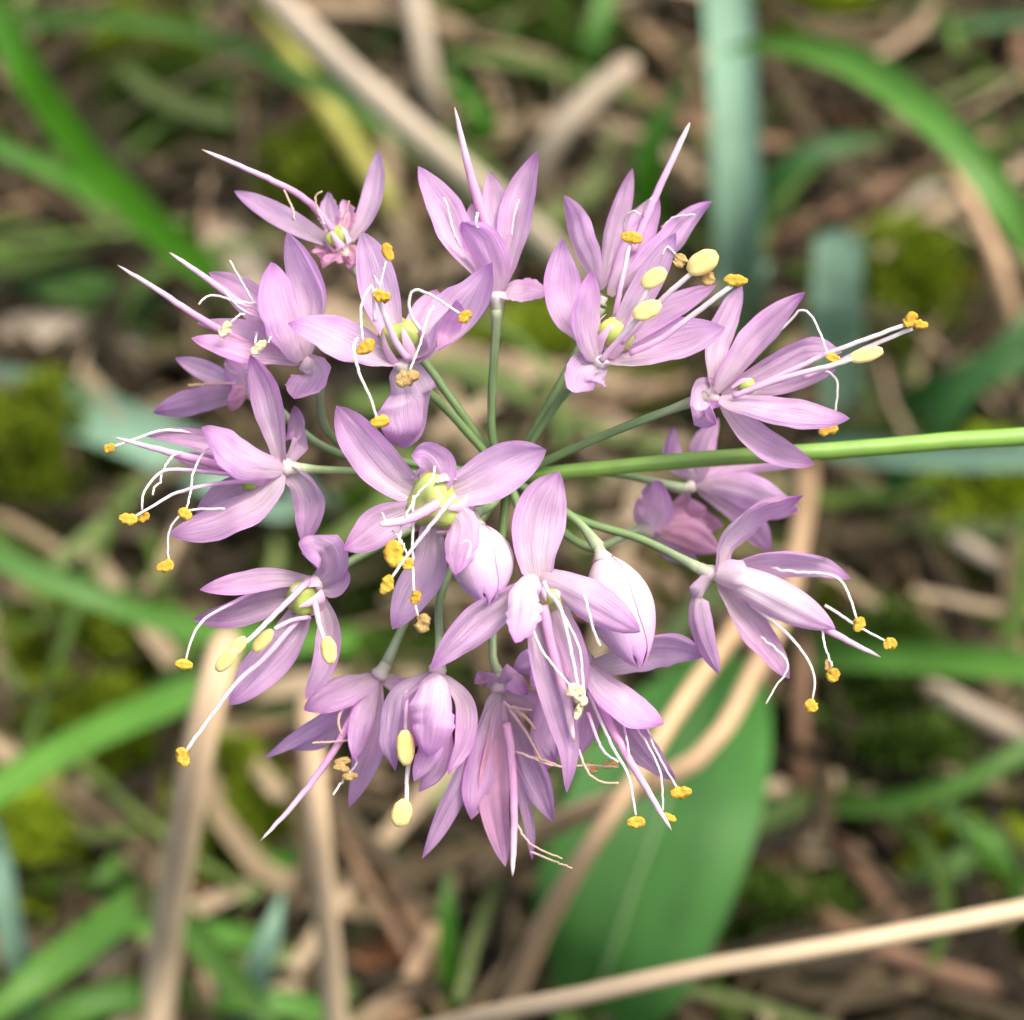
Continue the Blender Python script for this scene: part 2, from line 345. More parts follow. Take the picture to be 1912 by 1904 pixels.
# B  upper left
floret((566, 676, -40), [
    ([(562, 668), (532, 575), (506, 489)], 78, .6, {'cup': -.35}),
    ([(580, 660), (585, 570), (560, 490), (536, 433)], 80, -.3),
    ([(570, 672), (590, 690), (575, 722), (550, 745)], 74, .4, {'jag': .25, 'dz': 60}),
    ([(555, 672), (490, 655), (416, 640), (357, 631)], 48, .5, {'cup': -.4}),
    ([(545, 655), (470, 622), (367, 602)], 42, -.1),
    ([(555, 645), (500, 590), (450, 545), (390, 508)], 72, -.5)],
    fil=[([(500, 620), (486, 586), (457, 536), (429, 486)], None, 'w'), ([(515, 590), (495, 571), (438, 561)], None, 'w'), ([(470, 575), (410, 553), (385, 554), (371, 568)], None, 'w'),
         ([(540, 630), (505, 602), (451, 577), (415, 539)], None, 'p', (5, 2.2)), ([(490, 600), (454, 586), (432, 600)], None, 'w'), ([(520, 600), (511, 615), (501, 640)], None, 'w'), ([(480, 620), (476, 640)], None, 'w')],
    sty=[([(480, 650), (382, 599), (300, 545), (220, 495)], (-40, -20), (8, 3.2)), ([(490, 600), (400, 530), (316, 471)], (-60, -50), (8, 3))],
    ant=[(421, 615, 34, 19, 60, 'w'), (483, 648, 38, 16, 40, 'w')], ped=[(640, 830, -150)])
# C  behind B, out of focus
floret((462, 728, -190), [
    ([(455, 720), (385, 692), (327, 668)], 44, -.2), ([(455, 735), (377, 752), (286, 770)], 56, .2, {'cup': -.3}),
    ([(465, 715), (440, 690), (420, 672)], 55, .2, {'dz': 40}), ([(470, 725), (480, 690), (475, 640)], 50, -.4), ([(465, 735), (440, 745), (425, 748)], 50, .3, {'m': PETR, 'dz': 50}), ([(468, 730), (500, 740), (520, 760)], 50, -.5)],
    fil=[([(440, 715), (406, 716), (351, 719)], None, 't', (3.5, 3)), ([(440, 700), (425, 690), (420, 678)], None, 'w')], ped=[(640, 850, -220)])
# E  left
floret((527, 872, -10), [
    ([(528, 862), (512, 790), (492, 715), (467, 662)], 62, .3, {'roll': .3}),
    ([(535, 862), (556, 815), (549, 757)], 42, -.4),
    ([(532, 880), (470, 860), (418, 822), (376, 798)], 84, .7, {'cup': -.45, 'z0': 20}),
    ([(500, 862), (420, 832), (343, 815), (268, 811)], 46, -.5),
    ([(525, 892), (470, 935), (400, 968), (315, 997)], 78, .5, {'cup': -.4, 'z0': 10}),
    ([(505, 890), (440, 915), (366, 957)], 60, -.4), ([(500, 880), (410, 868), (319, 849)], 44, -.6),
    ([(540, 878), (568, 905), (582, 955), (565, 1014)], 66, -.1, {'roll': -.3, 'base': .5})],
    fil=[([(480, 890), (398, 882), (330, 876), (298, 883), (269, 918), (265, 952)], None, 'p', (6, 2.6)), ([(490, 895), (390, 905), (327, 921), (285, 945), (246, 967)], (20, 80), 'p', (6, 2.8)),
         ([(400, 835), (382, 842), (361, 882), (356, 918), (348, 950)], (50, 110), 'w'), ([(340, 845), (322, 851), (303, 882), (299, 900), (288, 910), (285, 924)], None, 'w'),
         ([(420, 812), (369, 808), (306, 803), (253, 819), (210, 834)], (-20, 10), 'w', (4, 2.6)), ([(420, 950), (358, 952), (327, 971), (314, 1002), (315, 1048)], (60, 70), 'w')],
    sty=[([(450, 880), (370, 858), (300, 840), (213, 816)], (0, 10), (9, 2.6))],
    ant=[(240, 969, 36, 20, -10, 'y'), (268, 965, 26, 18, 25, 'y'), (346, 960, 28, 20, -30, 'y'), (205, 836, 22, 17, 30, 'y'), (309, 1057, 34, 22, 15, 'y')], ov=(470, 900, 24, -6), ped=[(660, 880, -130)])
# G  lower left
floret((584, 1092, 10), [
    ([(590, 1092), (612, 1062), (598, 1028), (558, 1018)], 74, .5, {'dz': 70, 'cup': -.4}),
    ([(594, 1096), (622, 1092), (634, 1072), (622, 1048)], 58, 0, {'dz': 20}),
    ([(585, 1080), (520, 1080), (450, 1090), (373, 1101)], 50, .3, {'roll': .7, 'z0': 25}),
    ([(575, 1100), (500, 1125), (430, 1148), (361, 1157)], 62, -.4),
    ([(578, 1115), (540, 1195), (480, 1262), (428, 1316)], 84, -.2),
    ([(594, 1110), (614, 1165), (606, 1240), (570, 1305)], 56, .2, {'roll': -.4})],
    fil=[([(576, 1085), (530, 1130), (480, 1180), (437, 1218)], (50, 130), 'p', (8, 5)), ([(570, 1140), (495, 1227), (443, 1273), (391, 1341), (346, 1404)], (25, 90), 'p', (8, 4)),
         ([(540, 1085), (495, 1097), (430, 1128), (378, 1159), (355, 1201), (347, 1233)], (10, 50), 'p', (6, 2.6)), ([(580, 1152), (545, 1158), (512, 1174)], (30, 60), 'p', (6, 5)), ([(585, 1120), (590, 1135), (596, 1165), (606, 1196)], (45, 90), 'p', (8, 5))],
    ant=[(422, 1233, 52, 27, 48, 'f'), (443, 1208, 48, 24, 50, 'f', 122), (341, 1413, 38, 23, 105, 'y'), (344, 1241, 34, 19, -5, 'y'), (491, 1196, 54, 25, 48, 'f'), (614, 1214, 52, 29, 97, 'f')], ov=(560, 1118, 32, 20), ped=[(660, 1045, -120)])
# H  below G, out of focus
floret((705, 1266, -130), [
    ([(706, 1262), (650, 1280), (568, 1326)], 68, .5, {'cup': -.35}), ([(695, 1278), (600, 1345), (492, 1416)], 36, .1), ([(680, 1290), (610, 1360), (545, 1400)], 56, -.5),
    ([(704, 1272), (680, 1340), (661, 1418)], 52, .6, {'cup': -.4}), ([(712, 1276), (694, 1390), (652, 1507)], 62, -.3, {'cup': .3}), ([(708, 1262), (740, 1275), (765, 1295)], 34, -.3)],
    fil=[([(660, 1400), (665, 1426), (645, 1450), (622, 1484)], None, 'w'), ([(660, 1380), (632, 1384), (583, 1387)], None, 't'), ([(655, 1310), (636, 1330), (632, 1350), (638, 1372)], None, 't', (4, 3))],
    sty=[([(672, 1310), (618, 1410), (550, 1500), (486, 1570)], (-110, -80), (8, 3))],
    ant=[(640, 1421, 32, 13, 5, 'o', -60), (638, 1434, 32, 13, -10, 'o', -60), (654, 1449, 32, 14, 5, 'o', -60)], ped=[(800, 1060, -170), (752, 1170, -150)])
# I  opening flower
floret((815, 1258, 20), [
    ([(816, 1256), (812, 1300), (806, 1360), (799, 1414)], 96, .3, {'cup': -.75, 'z0': 50, 'zb': 30, 'dz': 30, 'base': .62}),
    ([(800, 1258), (745, 1300), (734, 1370), (738, 1440)], 46, 0, {'dz': 10, 'roll': .6}),
    ([(830, 1262), (866, 1310), (866, 1380), (836, 1446)], 48, 0, {'dz': 10, 'roll': -.5}),
    ([(815, 1300), (803, 1400), (773, 1459)], 56, 0, {'dz': 30, 'cup': -.6}), ([(825, 1300), (820, 1420), (782, 1479)], 50, 0, {'dz': -20, 'cup': -.4}),
    ([(810, 1262), (775, 1330), (770, 1400)], 80, 0, {'dz': -20, 'cup': .5})],
    fil=[([(760, 1290), (757, 1340), (757, 1372)], (20, 40), 'p', (6, 5)), ([(770, 1400), (761, 1440), (759, 1495)], (10, 30), 'w', (6, 5))],
    ant=[(757, 1396, 68, 34, 92, 'f', 52), (750, 1518, 54, 38, 74, 'f')], ped=[(830, 1090, -90)], kk=.3)
# J  bottom, behind
floret((932, 1292, -90), [
    ([(935, 1290), (912, 1266), (886, 1277)], 34, .3, {'dz': 30}), ([(938, 1288), (958, 1268), (984, 1298)], 44, .3, {'dz': 40}),
    ([(926, 1292), (918, 1380), (900, 1470), (880, 1530)], 76, .4, {'cup': -.4}), ([(920, 1320), (868, 1440), (825, 1530), (788, 1603)], 50, -.3),
    ([(935, 1330), (922, 1480), (944, 1618)], 66, -.4, {'m': PETR}), ([(940, 1305), (985, 1410), (1032, 1533)], 66, .0), ([(945, 1292), (1005, 1312), (1025, 1390), (1018, 1440)], 58, -.5), ([(950, 1400), (985, 1520), (994, 1606)], 26, -.5)],
    fil=[([(945, 1315), (957, 1331), (983, 1369), (1010, 1419)], None, 't', (5, 3)), ([(950, 1400), (990, 1412), (1038, 1427)], None, 't', (3, 2.5)), ([(940, 1310), (955, 1321), (993, 1326)], None, 't', (4, 3)), ([(950, 1320), (980, 1338), (1000, 1362)], None, 't', (5, 3)),
         ([(960, 1530), (985, 1570), (1013, 1588), (1050, 1603)], None, 't', (3, 2)), ([(990, 1590), (1030, 1606), (1068, 1621)], None, 't', (3, 2))],
    sty=[([(945, 1350), (953, 1394), (960, 1508), (957, 1636)], (-60, -40), (9, 5))], ped=[(920, 1190, -140)])
# K  bottom right
floret((1096, 1240, -50), [
    ([(1096, 1238), (1140, 1282), (1190, 1322), (1240, 1352)], 74, .4, {'cup': -.4, 'z0': -30}), ([(1105, 1242), (1180, 1218), (1255, 1204), (1316, 1226)], 76, -.6),
    ([(1085, 1240), (1020, 1238), (958, 1250)], 66, -.3, {'roll': .3}), ([(1110, 1265), (1180, 1365), (1232, 1428), (1262, 1455)], 70, -.4),
    ([(1085, 1255), (1032, 1310), (1015, 1390), (1040, 1432)], 70, -.5), ([(1094, 1262), (1090, 1350), (1064, 1432)], 54, -.2)],
    fil=[([(1098, 1290), (1141, 1389), (1170, 1440), (1181, 1483), (1187, 1522)], (-20, 30), 'w', (5, 2.8)), ([(1098, 1330), (1124, 1398), (1155, 1423)], None, 'p', (5, 2.6)), ([(1170, 1330), (1218, 1406), (1235, 1455), (1238, 1513)], (-30, 10), 'w'),
         ([(1200, 1340), (1226, 1404), (1266, 1474)], (-30, 10), 'w'), ([(1155, 1320), (1166, 1360), (1175, 1406)], None, 'p', (4, 2.2)),
         ([(1070, 1370), (1096, 1438), (1124, 1460), (1155, 1462)], None, 't', (3, 3)), ([(970, 1405), (1033, 1429), (1104, 1429), (1155, 1432)], (-30, -60), 't', (3, 2.4))],
    sty=[([(1110, 1290), (1140, 1355), (1175, 1418), (1254, 1550)], (-20, 20), (9, 4))],
    ant=[(1188, 1535, 34, 22, 5, 'y'), (1250, 1526, 28, 13, -25, 'y'), (1272, 1479, 40, 21, 8, 'y'), (1105, 1434, 30, 16, -20, 'o', -70), (1140, 1428, 32, 14, 5, 'o', -75)])
# L  front, one petal with its lit whiteness put into the colour
floret((1006, 1076, 100), [
    ([(1004, 1092), (1000, 1015), (1014, 940), (1044, 880)], 112, .15, {'cup': .35, 'base': .5}), ([(998, 1090), (920, 1140), (855, 1195), (804, 1250)], 78, -.5, {'cup': .3}),
    ([(998, 1076), (982, 1110), (976, 1155), (962, 1200)], 74, .7, {'cup': -.35, 'jag': .35, 'base': .55, 'kk': .1, 'm': PETLIT}), ([(1012, 1076), (1068, 1102), (1135, 1142), (1196, 1180)], 88, .7, {'cup': -.6, 'base': .5, 'jag': .15, 'kk': .1}),
    ([(1004, 1100), (1010, 1200), (1042, 1320), (1062, 1400), (1058, 1480)], 66, .0, {'cup': .45, 'dz': -20, 'base': .6}), ([(1018, 1095), (1055, 1180), (1080, 1260), (1078, 1310)], 64, -.3)],
    fil=[([(1015, 1085), (1024, 1105), (1045, 1132), (1063, 1200), (1079, 1279)], (130, 130), 'w', (5.5, 4)), ([(1035, 1120), (1060, 1163), (1082, 1212), (1088, 1267), (1092, 1308)], (115, 125), 'w', (4, 3)),
         ([(985, 1140), (993, 1169), (1009, 1209), (1042, 1254), (1073, 1288)], (115, 125), 'w', (3.5, 3)), ([(1090, 1110), (1097, 1132), (1109, 1178), (1121, 1206)], (190, 200), 'w', (3, 2.6))],
    sty=[([(1014, 1130), (1030, 1206), (1052, 1290), (1072, 1385)], (110, 95), (10, 6))],
    ant=[(1074, 1290, 34, 26, 20, 'w'), (1084, 1305, 30, 18, -40, 'w'), (1080, 1328, 34, 14, 75, 'w', 125)], ov=(1032, 1120, 24, 0), rec=.35)
# O  front, open towards the lens
floret((806, 940, 90), [
    ([(785, 925), (730, 885), (670, 815), (628, 757)], 96, .3, {'base': .5}), ([(806, 905), (816, 878), (796, 852), (768, 850)], 86, .4, {'dz': 50, 'cup': .3, 'base': .6}),
    ([(838, 918), (900, 898), (960, 864), (1020, 840)], 108, .3, {'base': .5}), ([(785, 950), (722, 975), (678, 1006), (642, 1026)], 82, .2),
    ([(806, 985), (804, 1050), (768, 1112), (733, 1175)], 86, -.5), ([(840, 935), (862, 975), (858, 1030), (850, 1073)], 70, .6, {'jag': .4, 'cup': -.3, 'roll': -.3, 'base': .6})],
    fil=[([(812, 870), (806, 895), (778, 924), (757, 965)], (150, 190), 'w'), ([(772, 925), (771, 978), (770, 1020), (773, 1105), (780, 1150)], (140, 180), 'w', (3.6, 2.6)), ([(850, 924), (830, 949), (793, 995), (764, 1032), (730, 1080)], (150, 190), 'p', (6, 3)),
         ([(749, 980), (747, 1000), (744, 1014)], (170, 175), 'w'), ([(733, 989), (750, 1012), (762, 1040)], (170, 175), 'w'), ([(713, 957), (718, 970), (725, 980)], (190, 185), 'w'), ([(859, 1017), (872, 1009), (879, 1020), (872, 1043)], (185, 190), 'w', (2.6, 2))],
    sty=[([(818, 940), (762, 969), (708, 979)], (150, 210), (10, 6))],
    ant=[(790, 1163, 36, 25, 75, 'o'), (722, 1091, 38, 22, 65, 'y'), (736, 1033, 50, 34, 92, 'y'), (762, 1052, 24, 20, 60, 'y'), (776, 1115, 26, 18, 65, 'y', 182)], ov=(808, 938, 54, 0))
# P  upper middle, open
floret((748, 672, 50), [
    ([(735, 640), (716, 570), (696, 490), (676, 432)], 86, -.3, {'cup': .55}), ([(768, 660), (830, 622), (884, 565), (919, 490)], 104, .2, {'cup': .6}),
    ([(765, 680), (795, 652), (830, 600), (852, 560)], 58, .5, {'cup': .6, 'roll': .3}), ([(742, 682), (680, 660), (605, 628), (537, 603)], 92, .3, {'cup': .6}),
    ([(752, 690), (772, 735), (770, 790), (755, 838)], 112, -.5, {'base': .55}), ([(765, 630), (795, 578), (815, 540)], 54, -.7)],
    fil=[([(762, 670), (740, 640), (725, 605), (700, 540)], (70, 110), 'p', (9, 6)), ([(786, 618), (768, 590), (764, 560), (773, 542), (800, 548), (858, 585)], (90, 140), 'w', (4, 3)), ([(700, 600), (695, 535), (687, 542), (674, 574), (677, 636)], (100, 130), 'w', (4, 2.6)),
         ([(668, 630), (660, 650), (672, 700), (691, 741), (703, 778)], (140, 190), 'w', (4, 2.6)), ([(810, 570), (798, 593), (783, 646), (764, 694)], (140, 170), 'w', (3, 2.4)), ([(708, 540), (715, 510), (722, 482)], (110, 100), 'w', (2.2, 2)), ([(710, 536), (703, 525), (699, 514)], (115, 118), 'w', (3, 2.4))],
    ant=[(868, 591, 28, 20, 30, 'y'), (683, 647, 40, 22, 35, 'y'), (710, 787, 36, 20, 10, 'y'), (761, 705, 46, 28, 15, 'o'), (724, 470, 34, 21, 110, 'y'), (713, 552, 34, 22, -12, 'y', 122)], ov=(748, 626, 38, 0), ped=[(830, 760, -90)])
# Q  top middle
floret((928, 545, -60), [
    ([(908, 535), (862, 465), (820, 385), (781, 310)], 78, -.2, {'cup': .5}), ([(925, 490), (926, 400), (915, 321)], 64, -.4),
    ([(942, 540), (955, 470), (974, 380), (1002, 282)], 72, -.1, {'cup': .5}), ([(926, 556), (918, 505), (892, 450), (862, 414)], 82, .6, {'cup': -.4, 'base': .55}), ([(932, 554), (975, 548), (1028, 545)], 50, -.2, {'jag': .4, 'dz': 10}), ([(918, 520), (895, 450), (880, 380)], 56, -.6)],
    fil=[([(860, 460), (846, 429), (835, 382), (828, 369)], (-70, -60), 'w'), ([(892, 425), (889, 412), (892, 396)], (20, 20), 'w', (4, 4)), ([(915, 440), (910, 413), (904, 394)], (-30, -20), 't', (3, 2.5)), ([(955, 440), (959, 407), (969, 372)], (-50, -40), 'w', (2, 1.6))],
    sty=[([(918, 460), (906, 415), (887, 356), (868, 284), (849, 200)], (-30, 0), (11, 3))], ped=[(918, 800, -150)])
# R  upper right, behind S
floret((1130, 545, -110), [
    ([(1112, 540), (1092, 470), (1070, 410), (1053, 364)], 50, -.1), ([(1122, 525), (1146, 440), (1166, 370), (1181, 314)], 46, .0), ([(1150, 560), (1186, 470), (1214, 410), (1230, 366)], 58, .3, {'cup': -.4}),
    ([(1180, 540), (1240, 470), (1288, 415), (1330, 376)], 56, -.2), ([(1150, 500), (1186, 425), (1216, 370)], 50, -.6), ([(1120, 560), (1085, 545), (1060, 520)], 50, -.5)],
    fil=[([(1165, 430), (1168, 406), (1183, 394), (1195, 400)], None, 'w'), ([(1200, 410), (1206, 382), (1216, 370)], None, 'w', (3, 2.6)), ([(1235, 425), (1260, 405), (1298, 400)], (-100, -80), 'w', (2.4, 2)), ([(1145, 610), (1160, 530), (1176, 455)], (-20, 0), 'p', (8, 5)), ([(1236, 476), (1246, 461), (1256, 468), (1264, 482)], (30, 35), 'w', (2.6, 2.4))],
    sty=[([(1180, 470), (1227, 359), (1288, 229)], (-90, -70), (8, 5))], ant=[(1180, 444, 42, 22, -10, 'y'), (1270, 486, 26, 24, 60, 'o')], ped=[(1060, 690, -150)], rec=.4)
# S  upper right, front
floret((1126, 668, 30), [
    ([(1110, 655), (1058, 590), (1044, 520), (1050, 446)], 82, .0, {'cup': .55}), ([(1110, 674), (1106, 620), (1103, 560), (1104, 504)], 62, .6, {'cup': -.35, 'base': .6}),
    ([(1132, 676), (1200, 660), (1285, 638), (1353, 611)], 96, .3, {'cup': .6, 'roll': -.2}), ([(1128, 680), (1100, 692), (1088, 712), (1108, 728)], 92, .2, {'jag': .4, 'dz': 25}), ([(1150, 650), (1230, 590), (1290, 556), (1337, 532)], 54, -.4), ([(1140, 645), (1190, 560), (1230, 490), (1262, 434)], 62, -.3, {'cup': .5})],
    fil=[([(1122, 674), (1155, 635), (1198, 588)], (70, 130), 'p', (8, 6)), ([(1160, 640), (1171, 612), (1212, 535)], (50, 90), 'p', (8, 6)), ([(1160, 640), (1190, 608), (1239, 556), (1296, 506)], (50, 120), 'p', (8, 6)), ([(1175, 660), (1230, 635), (1274, 603), (1366, 533)], (50, 120), 'p', (8, 6))],
    ant=[(1208, 579, 56, 34, 25, 'f'), (1221, 519, 52, 33, 35, 'f'), (1312, 490, 62, 42, 32, 'f'), (1374, 523, 44, 20, -5, 'y'), (1321, 520, 26, 24, 100, 'o', 100)], ov=(1150, 620, 34, 0), ped=[(1050, 740, -110)])
# T  right
floret((1340, 735, -40), [
    ([(1322, 712), (1334, 640), (1360, 580), (1386, 533)], 60, -.3), ([(1338, 730), (1390, 668), (1450, 600), (1504, 545)], 64, .4, {'cup': -.45, 'z0': -20}), ([(1340, 712), (1312, 725), (1312, 760), (1337, 792)], 62, .2, {'dz': 40}),
    ([(1345, 755), (1420, 755), (1510, 768), (1587, 781)], 60, .3, {'cup': -.4, 'z0': -10}), ([(1348, 768), (1400, 815), (1460, 848), (1521, 866)], 62, -.6), ([(1352, 735), (1430, 692), (1510, 652), (1573, 658)], 60, -.5), ([(1370, 740), (1450, 718), (1560, 690)], 46, -.3)],
    fil=[([(1400, 728), (1480, 690), (1556, 656), (1690, 606)], (-20, 30), 'p', (7, 5)), ([(1500, 705), (1556, 681), (1619, 649), (1704, 613)], (-20, 20), 'p', (7, 5)), ([(1368, 740), (1462, 706), (1556, 681), (1592, 669)], (0, 60), 'p', (7, 6)),
         ([(1440, 630), (1465, 609), (1494, 580), (1513, 587), (1531, 621), (1546, 662)], (-50, 20), 'w', (3.4, 2.6)), ([(1520, 700), (1541, 693), (1560, 706), (1564, 731), (1560, 762), (1556, 795)], (-40, -70), 'w', (3, 2.6))],
    ant=[(1701, 597, 32, 24, 60, 'y'), (1719, 606, 28, 17, -10, 'y'), (1617, 662, 64, 28, 14, 'f'), (1556, 669, 28, 18, -20, 'y'), (1547, 803, 38, 20, 15, 'y', -75)], ov=(1395, 722, 24, -10))
# U, W  right, well behind
floret((1300, 906, -360), [
    ([(1296, 895), (1252, 855), (1257, 797)], 44, .2), ([(1302, 895), (1308, 830), (1341, 780)], 54, .1), ([(1310, 900), (1400, 872), (1502, 866)], 36, -.3), ([(1302, 912), (1360, 915), (1430, 940), (1492, 952)], 80, .5, {'cup': -.45}), ([(1310, 920), (1380, 965), (1438, 1030)], 56, -.4), ([(1300, 900), (1330, 870), (1380, 850)], 44, -.5)], ped=[(1120, 880, -260)], rec=.6)
floret((1216, 990, -380), [
    ([(1214, 985), (1222, 945), (1236, 900)], 76, .6, {'cup': -.3}), ([(1222, 992), (1280, 1000), (1342, 1030)], 74, .1, {'m': PETR}), ([(1220, 988), (1270, 955), (1320, 950)], 60, -.4, {'m': PETR}), ([(1214, 1000), (1250, 1030), (1300, 1050)], 50, -.3), ([(1208, 985), (1195, 960), (1190, 930)], 40, -.4), ([(1222, 985), (1300, 975), (1350, 985)], 55, -.5, {'m': PETR})], ped=[(1090, 1018, -300)])
# V  lower right
floret((1334, 1074, -60), [
    ([(1340, 1064), (1356, 1008), (1410, 950), (1500, 925)], 56, .1, {'roll': .3}), ([(1332, 1078), (1302, 1120), (1310, 1190), (1342, 1258)], 50, .2, {'roll': -.3}), ([(1338, 1074), (1400, 1092), (1480, 1132), (1560, 1174)], 84, .6, {'cup': -.6, 'base': .65, 'z0': -30, 'm': PETLIT}),
    ([(1350, 1058), (1430, 1046), (1520, 1054), (1589, 1080)], 56, -.4), ([(1346, 1096), (1390, 1162), (1440, 1222), (1474, 1267)], 64, -.3), ([(1350, 1080), (1420, 1110), (1500, 1130)], 60, -.7)],
    fil=[([(1440, 1062), (1492, 1068), (1548, 1073), (1577, 1093), (1600, 1156)], (-60, 10), 'w', (3.6, 3)), ([(1540, 1130), (1562, 1143), (1598, 1167), (1654, 1197)], (-50, -10), 'w', (4, 2.6)), ([(1400, 1128), (1459, 1173), (1503, 1223), (1521, 1267), (1517, 1306)], (-60, -20), 'w', (4.5, 2.6)),
         ([(1534, 1165), (1540, 1205), (1554, 1244)], (-50, -20), 'w'), ([(1420, 1190), (1445, 1208), (1468, 1232), (1469, 1254), (1450, 1279), (1430, 1314)], (-50, -20), 'w', (3, 2))],
    sty=[([(1420, 1110), (1530, 1168), (1600, 1205), (1645, 1227)], (-60, -40), (10, 3))],
    ant=[(1604, 1165, 30, 20, 70, 'y'), (1662, 1202, 26, 22, 30, 'y'), (1515, 1318, 26, 24, -50, 'y'), (1556, 1260, 28, 24, 60, 'y'), (1546, 1242, 26, 14, 100, 'o', -30)], ped=[(1070, 965, -160), (1200, 1008, -130)])
# two closed buds
def bud(top, tip, wd, ped, mat=BUD):
    a, b = P(*top), P(*tip); ax = (b - a).normalized(); L = (b - a).length
    e1 = (-F_ - ax * (-F_).dot(ax)).normalized(); e2 = ax.cross(e1)
    v, f, uv = lathe(a - ax * (8 * S), ax, [(-22, 9), (-8, 12), (4, 20), (12, 10)], 14)
    fl = link('flower_bud', mesh('flower_bud', v, f, uv, REC), head, a)
    for q in range(6):
        ph = math.radians((0, 120, 240, 60, 180, 300)[q] + 38); lift = 1.0 if q < 3 else .9; half = math.radians(52 if q < 3 else 66)
        n, nu = 22, 12; v, uv, f = [], [], []
        for i in range(n):
            t = i / (n - 1); r = .5 * wd * S * lift * max(.02, math.sin(math.pi * (.06 + .935 * t) ** .92)) ** .74
            hw = half * min(1, .55 + 1.2 * t) * (1 if t < .55 else max(.12, 1 - .9 * ((t - .55) / .45) ** 1.8))
            for j in range(nu + 1):
                u = 2 * j / nu - 1; th = ph + hw * u
                rr = r * (1 + .07 * (1 - u * u) + .018 * noise.noise(Vector((t * 4, u * 2, q * 9))))
                v.append(a + ax * (L * t) + (e1 * math.cos(th) + e2 * math.sin(th)) * rr); uv.append((j / nu, t))
        for i in range(n - 1):
            for j in range(nu): k = i * (nu + 1) + j; f.append((k, k + 1, k + nu + 2, k + nu + 1))
        link('petal', mesh('petal', v, f, uv, mat), fl, a)
    cs = spline([P(*UMB)] + [P(*p) for p in ped] + [a - ax * (26 * S)], 20)
    v, f, uv = tube(cs, [(8.5 + 5 * max(0, (i / 19 - .8) / .2)) * S for i in range(20)], 10); link('pedicel', mesh('pedicel', v, f, uv, PED), head, cs[0])
bud((888, 985, 60), (912, 1130, 110), 114, [(920, 940, -60)])
bud((1126, 1046, 0), (1196, 1248, 30), 122, [(1068, 965, -60)])
# ------------------------------------------------------------------ ground
def gh(x, y):
    """height of the soil"""
    d = max(0, 1 - math.hypot(x, y - .1) / 1.2)
    return (.004 * noise.noise(Vector((x * 22, y * 22, 1))) + .0025 * noise.noise(Vector((x * 70, y * 70, 4)))) * d + .05 * noise.noise(Vector((x * .3, y * .3, 8))) * min(1, math.hypot(x, y) / 4)
def ground():
    n = 170; ax = [math.sinh((i / (n - 1) * 2 - 1) * 6.6) / math.sinh(6.6) * 60 for i in range(n)]
    v = [(x, y + .1, gh(x, y + .1) - .002) for y in ax for x in ax]; f = []
    for j in range(n - 1):
        for i in range(n - 1): k = j * n + i; f.append((k, k + 1, k + n + 1, k + n))
    m, t, N, L, b = newmat('soil_and_moss')
    tc = N.new('ShaderNodeTexCoord'); n1 = N.new('ShaderNodeTexNoise'); n1.inputs['Scale'].default_value = 38; n1.inputs['Detail'].default_value = 8; n1.inputs['Roughness'].default_value = .65
    n2 = N.new('ShaderNodeTexNoise'); n2.inputs['Scale'].default_value = 420; n2.inputs['Detail'].default_value = 6
    L.new(tc.outputs['Object'], n1.inputs['Vector']); L.new(tc.outputs['Object'], n2.inputs['Vector'])
    r1 = ramp(N, [(.30, (.030, .022, .014)), (.45, (.075, .055, .034)), (.52, (.066, .076, .022)), (.68, (.095, .125, .028))]); L.new(n1.outputs[0], r1.inputs[0])
    r2 = ramp(N, [(.25, (.35,) * 3), (.75, (1.35,) * 3)]); L.new(n2.outputs[0], r2.inputs[0])
    mx = N.new('ShaderNodeMix'); mx.data_type = 'RGBA'; mx.blend_type = 'MULTIPLY'; mx.inputs[0].default_value = 1; L.new(r1.outputs[0], mx.inputs[6]); L.new(r2.outputs[0], mx.inputs[7]); L.new(mx.outputs[2], b.inputs['Base Color'])
    b.inputs['Roughness'].default_value = .95; b.inputs['Specular IOR Level'].default_value = .15
    bm = N.new('ShaderNodeBump'); bm.inputs['Distance'].default_value = .003; L.new(n2.outputs[0], bm.inputs['Height']); L.new(bm.outputs[0], b.inputs['Normal'])
    o = link('ground', mesh('ground', v, f, None, m)); o['kind'] = 'structure'
ground()
def bmat(name, c0, c1, c2=None, rough=.5, trans=.25, veins=.3, vs=(9, 2.2), rnd=.06, tcol=(1, 1, .5), spec=.35):
    st = [(0, lin(c0)), (.55, lin(c1)), (1, lin(c2 or c1))]
    return organ(name, st, rough, spec, trans, tcol, veins, vs, rnd, .25, nscale=120)
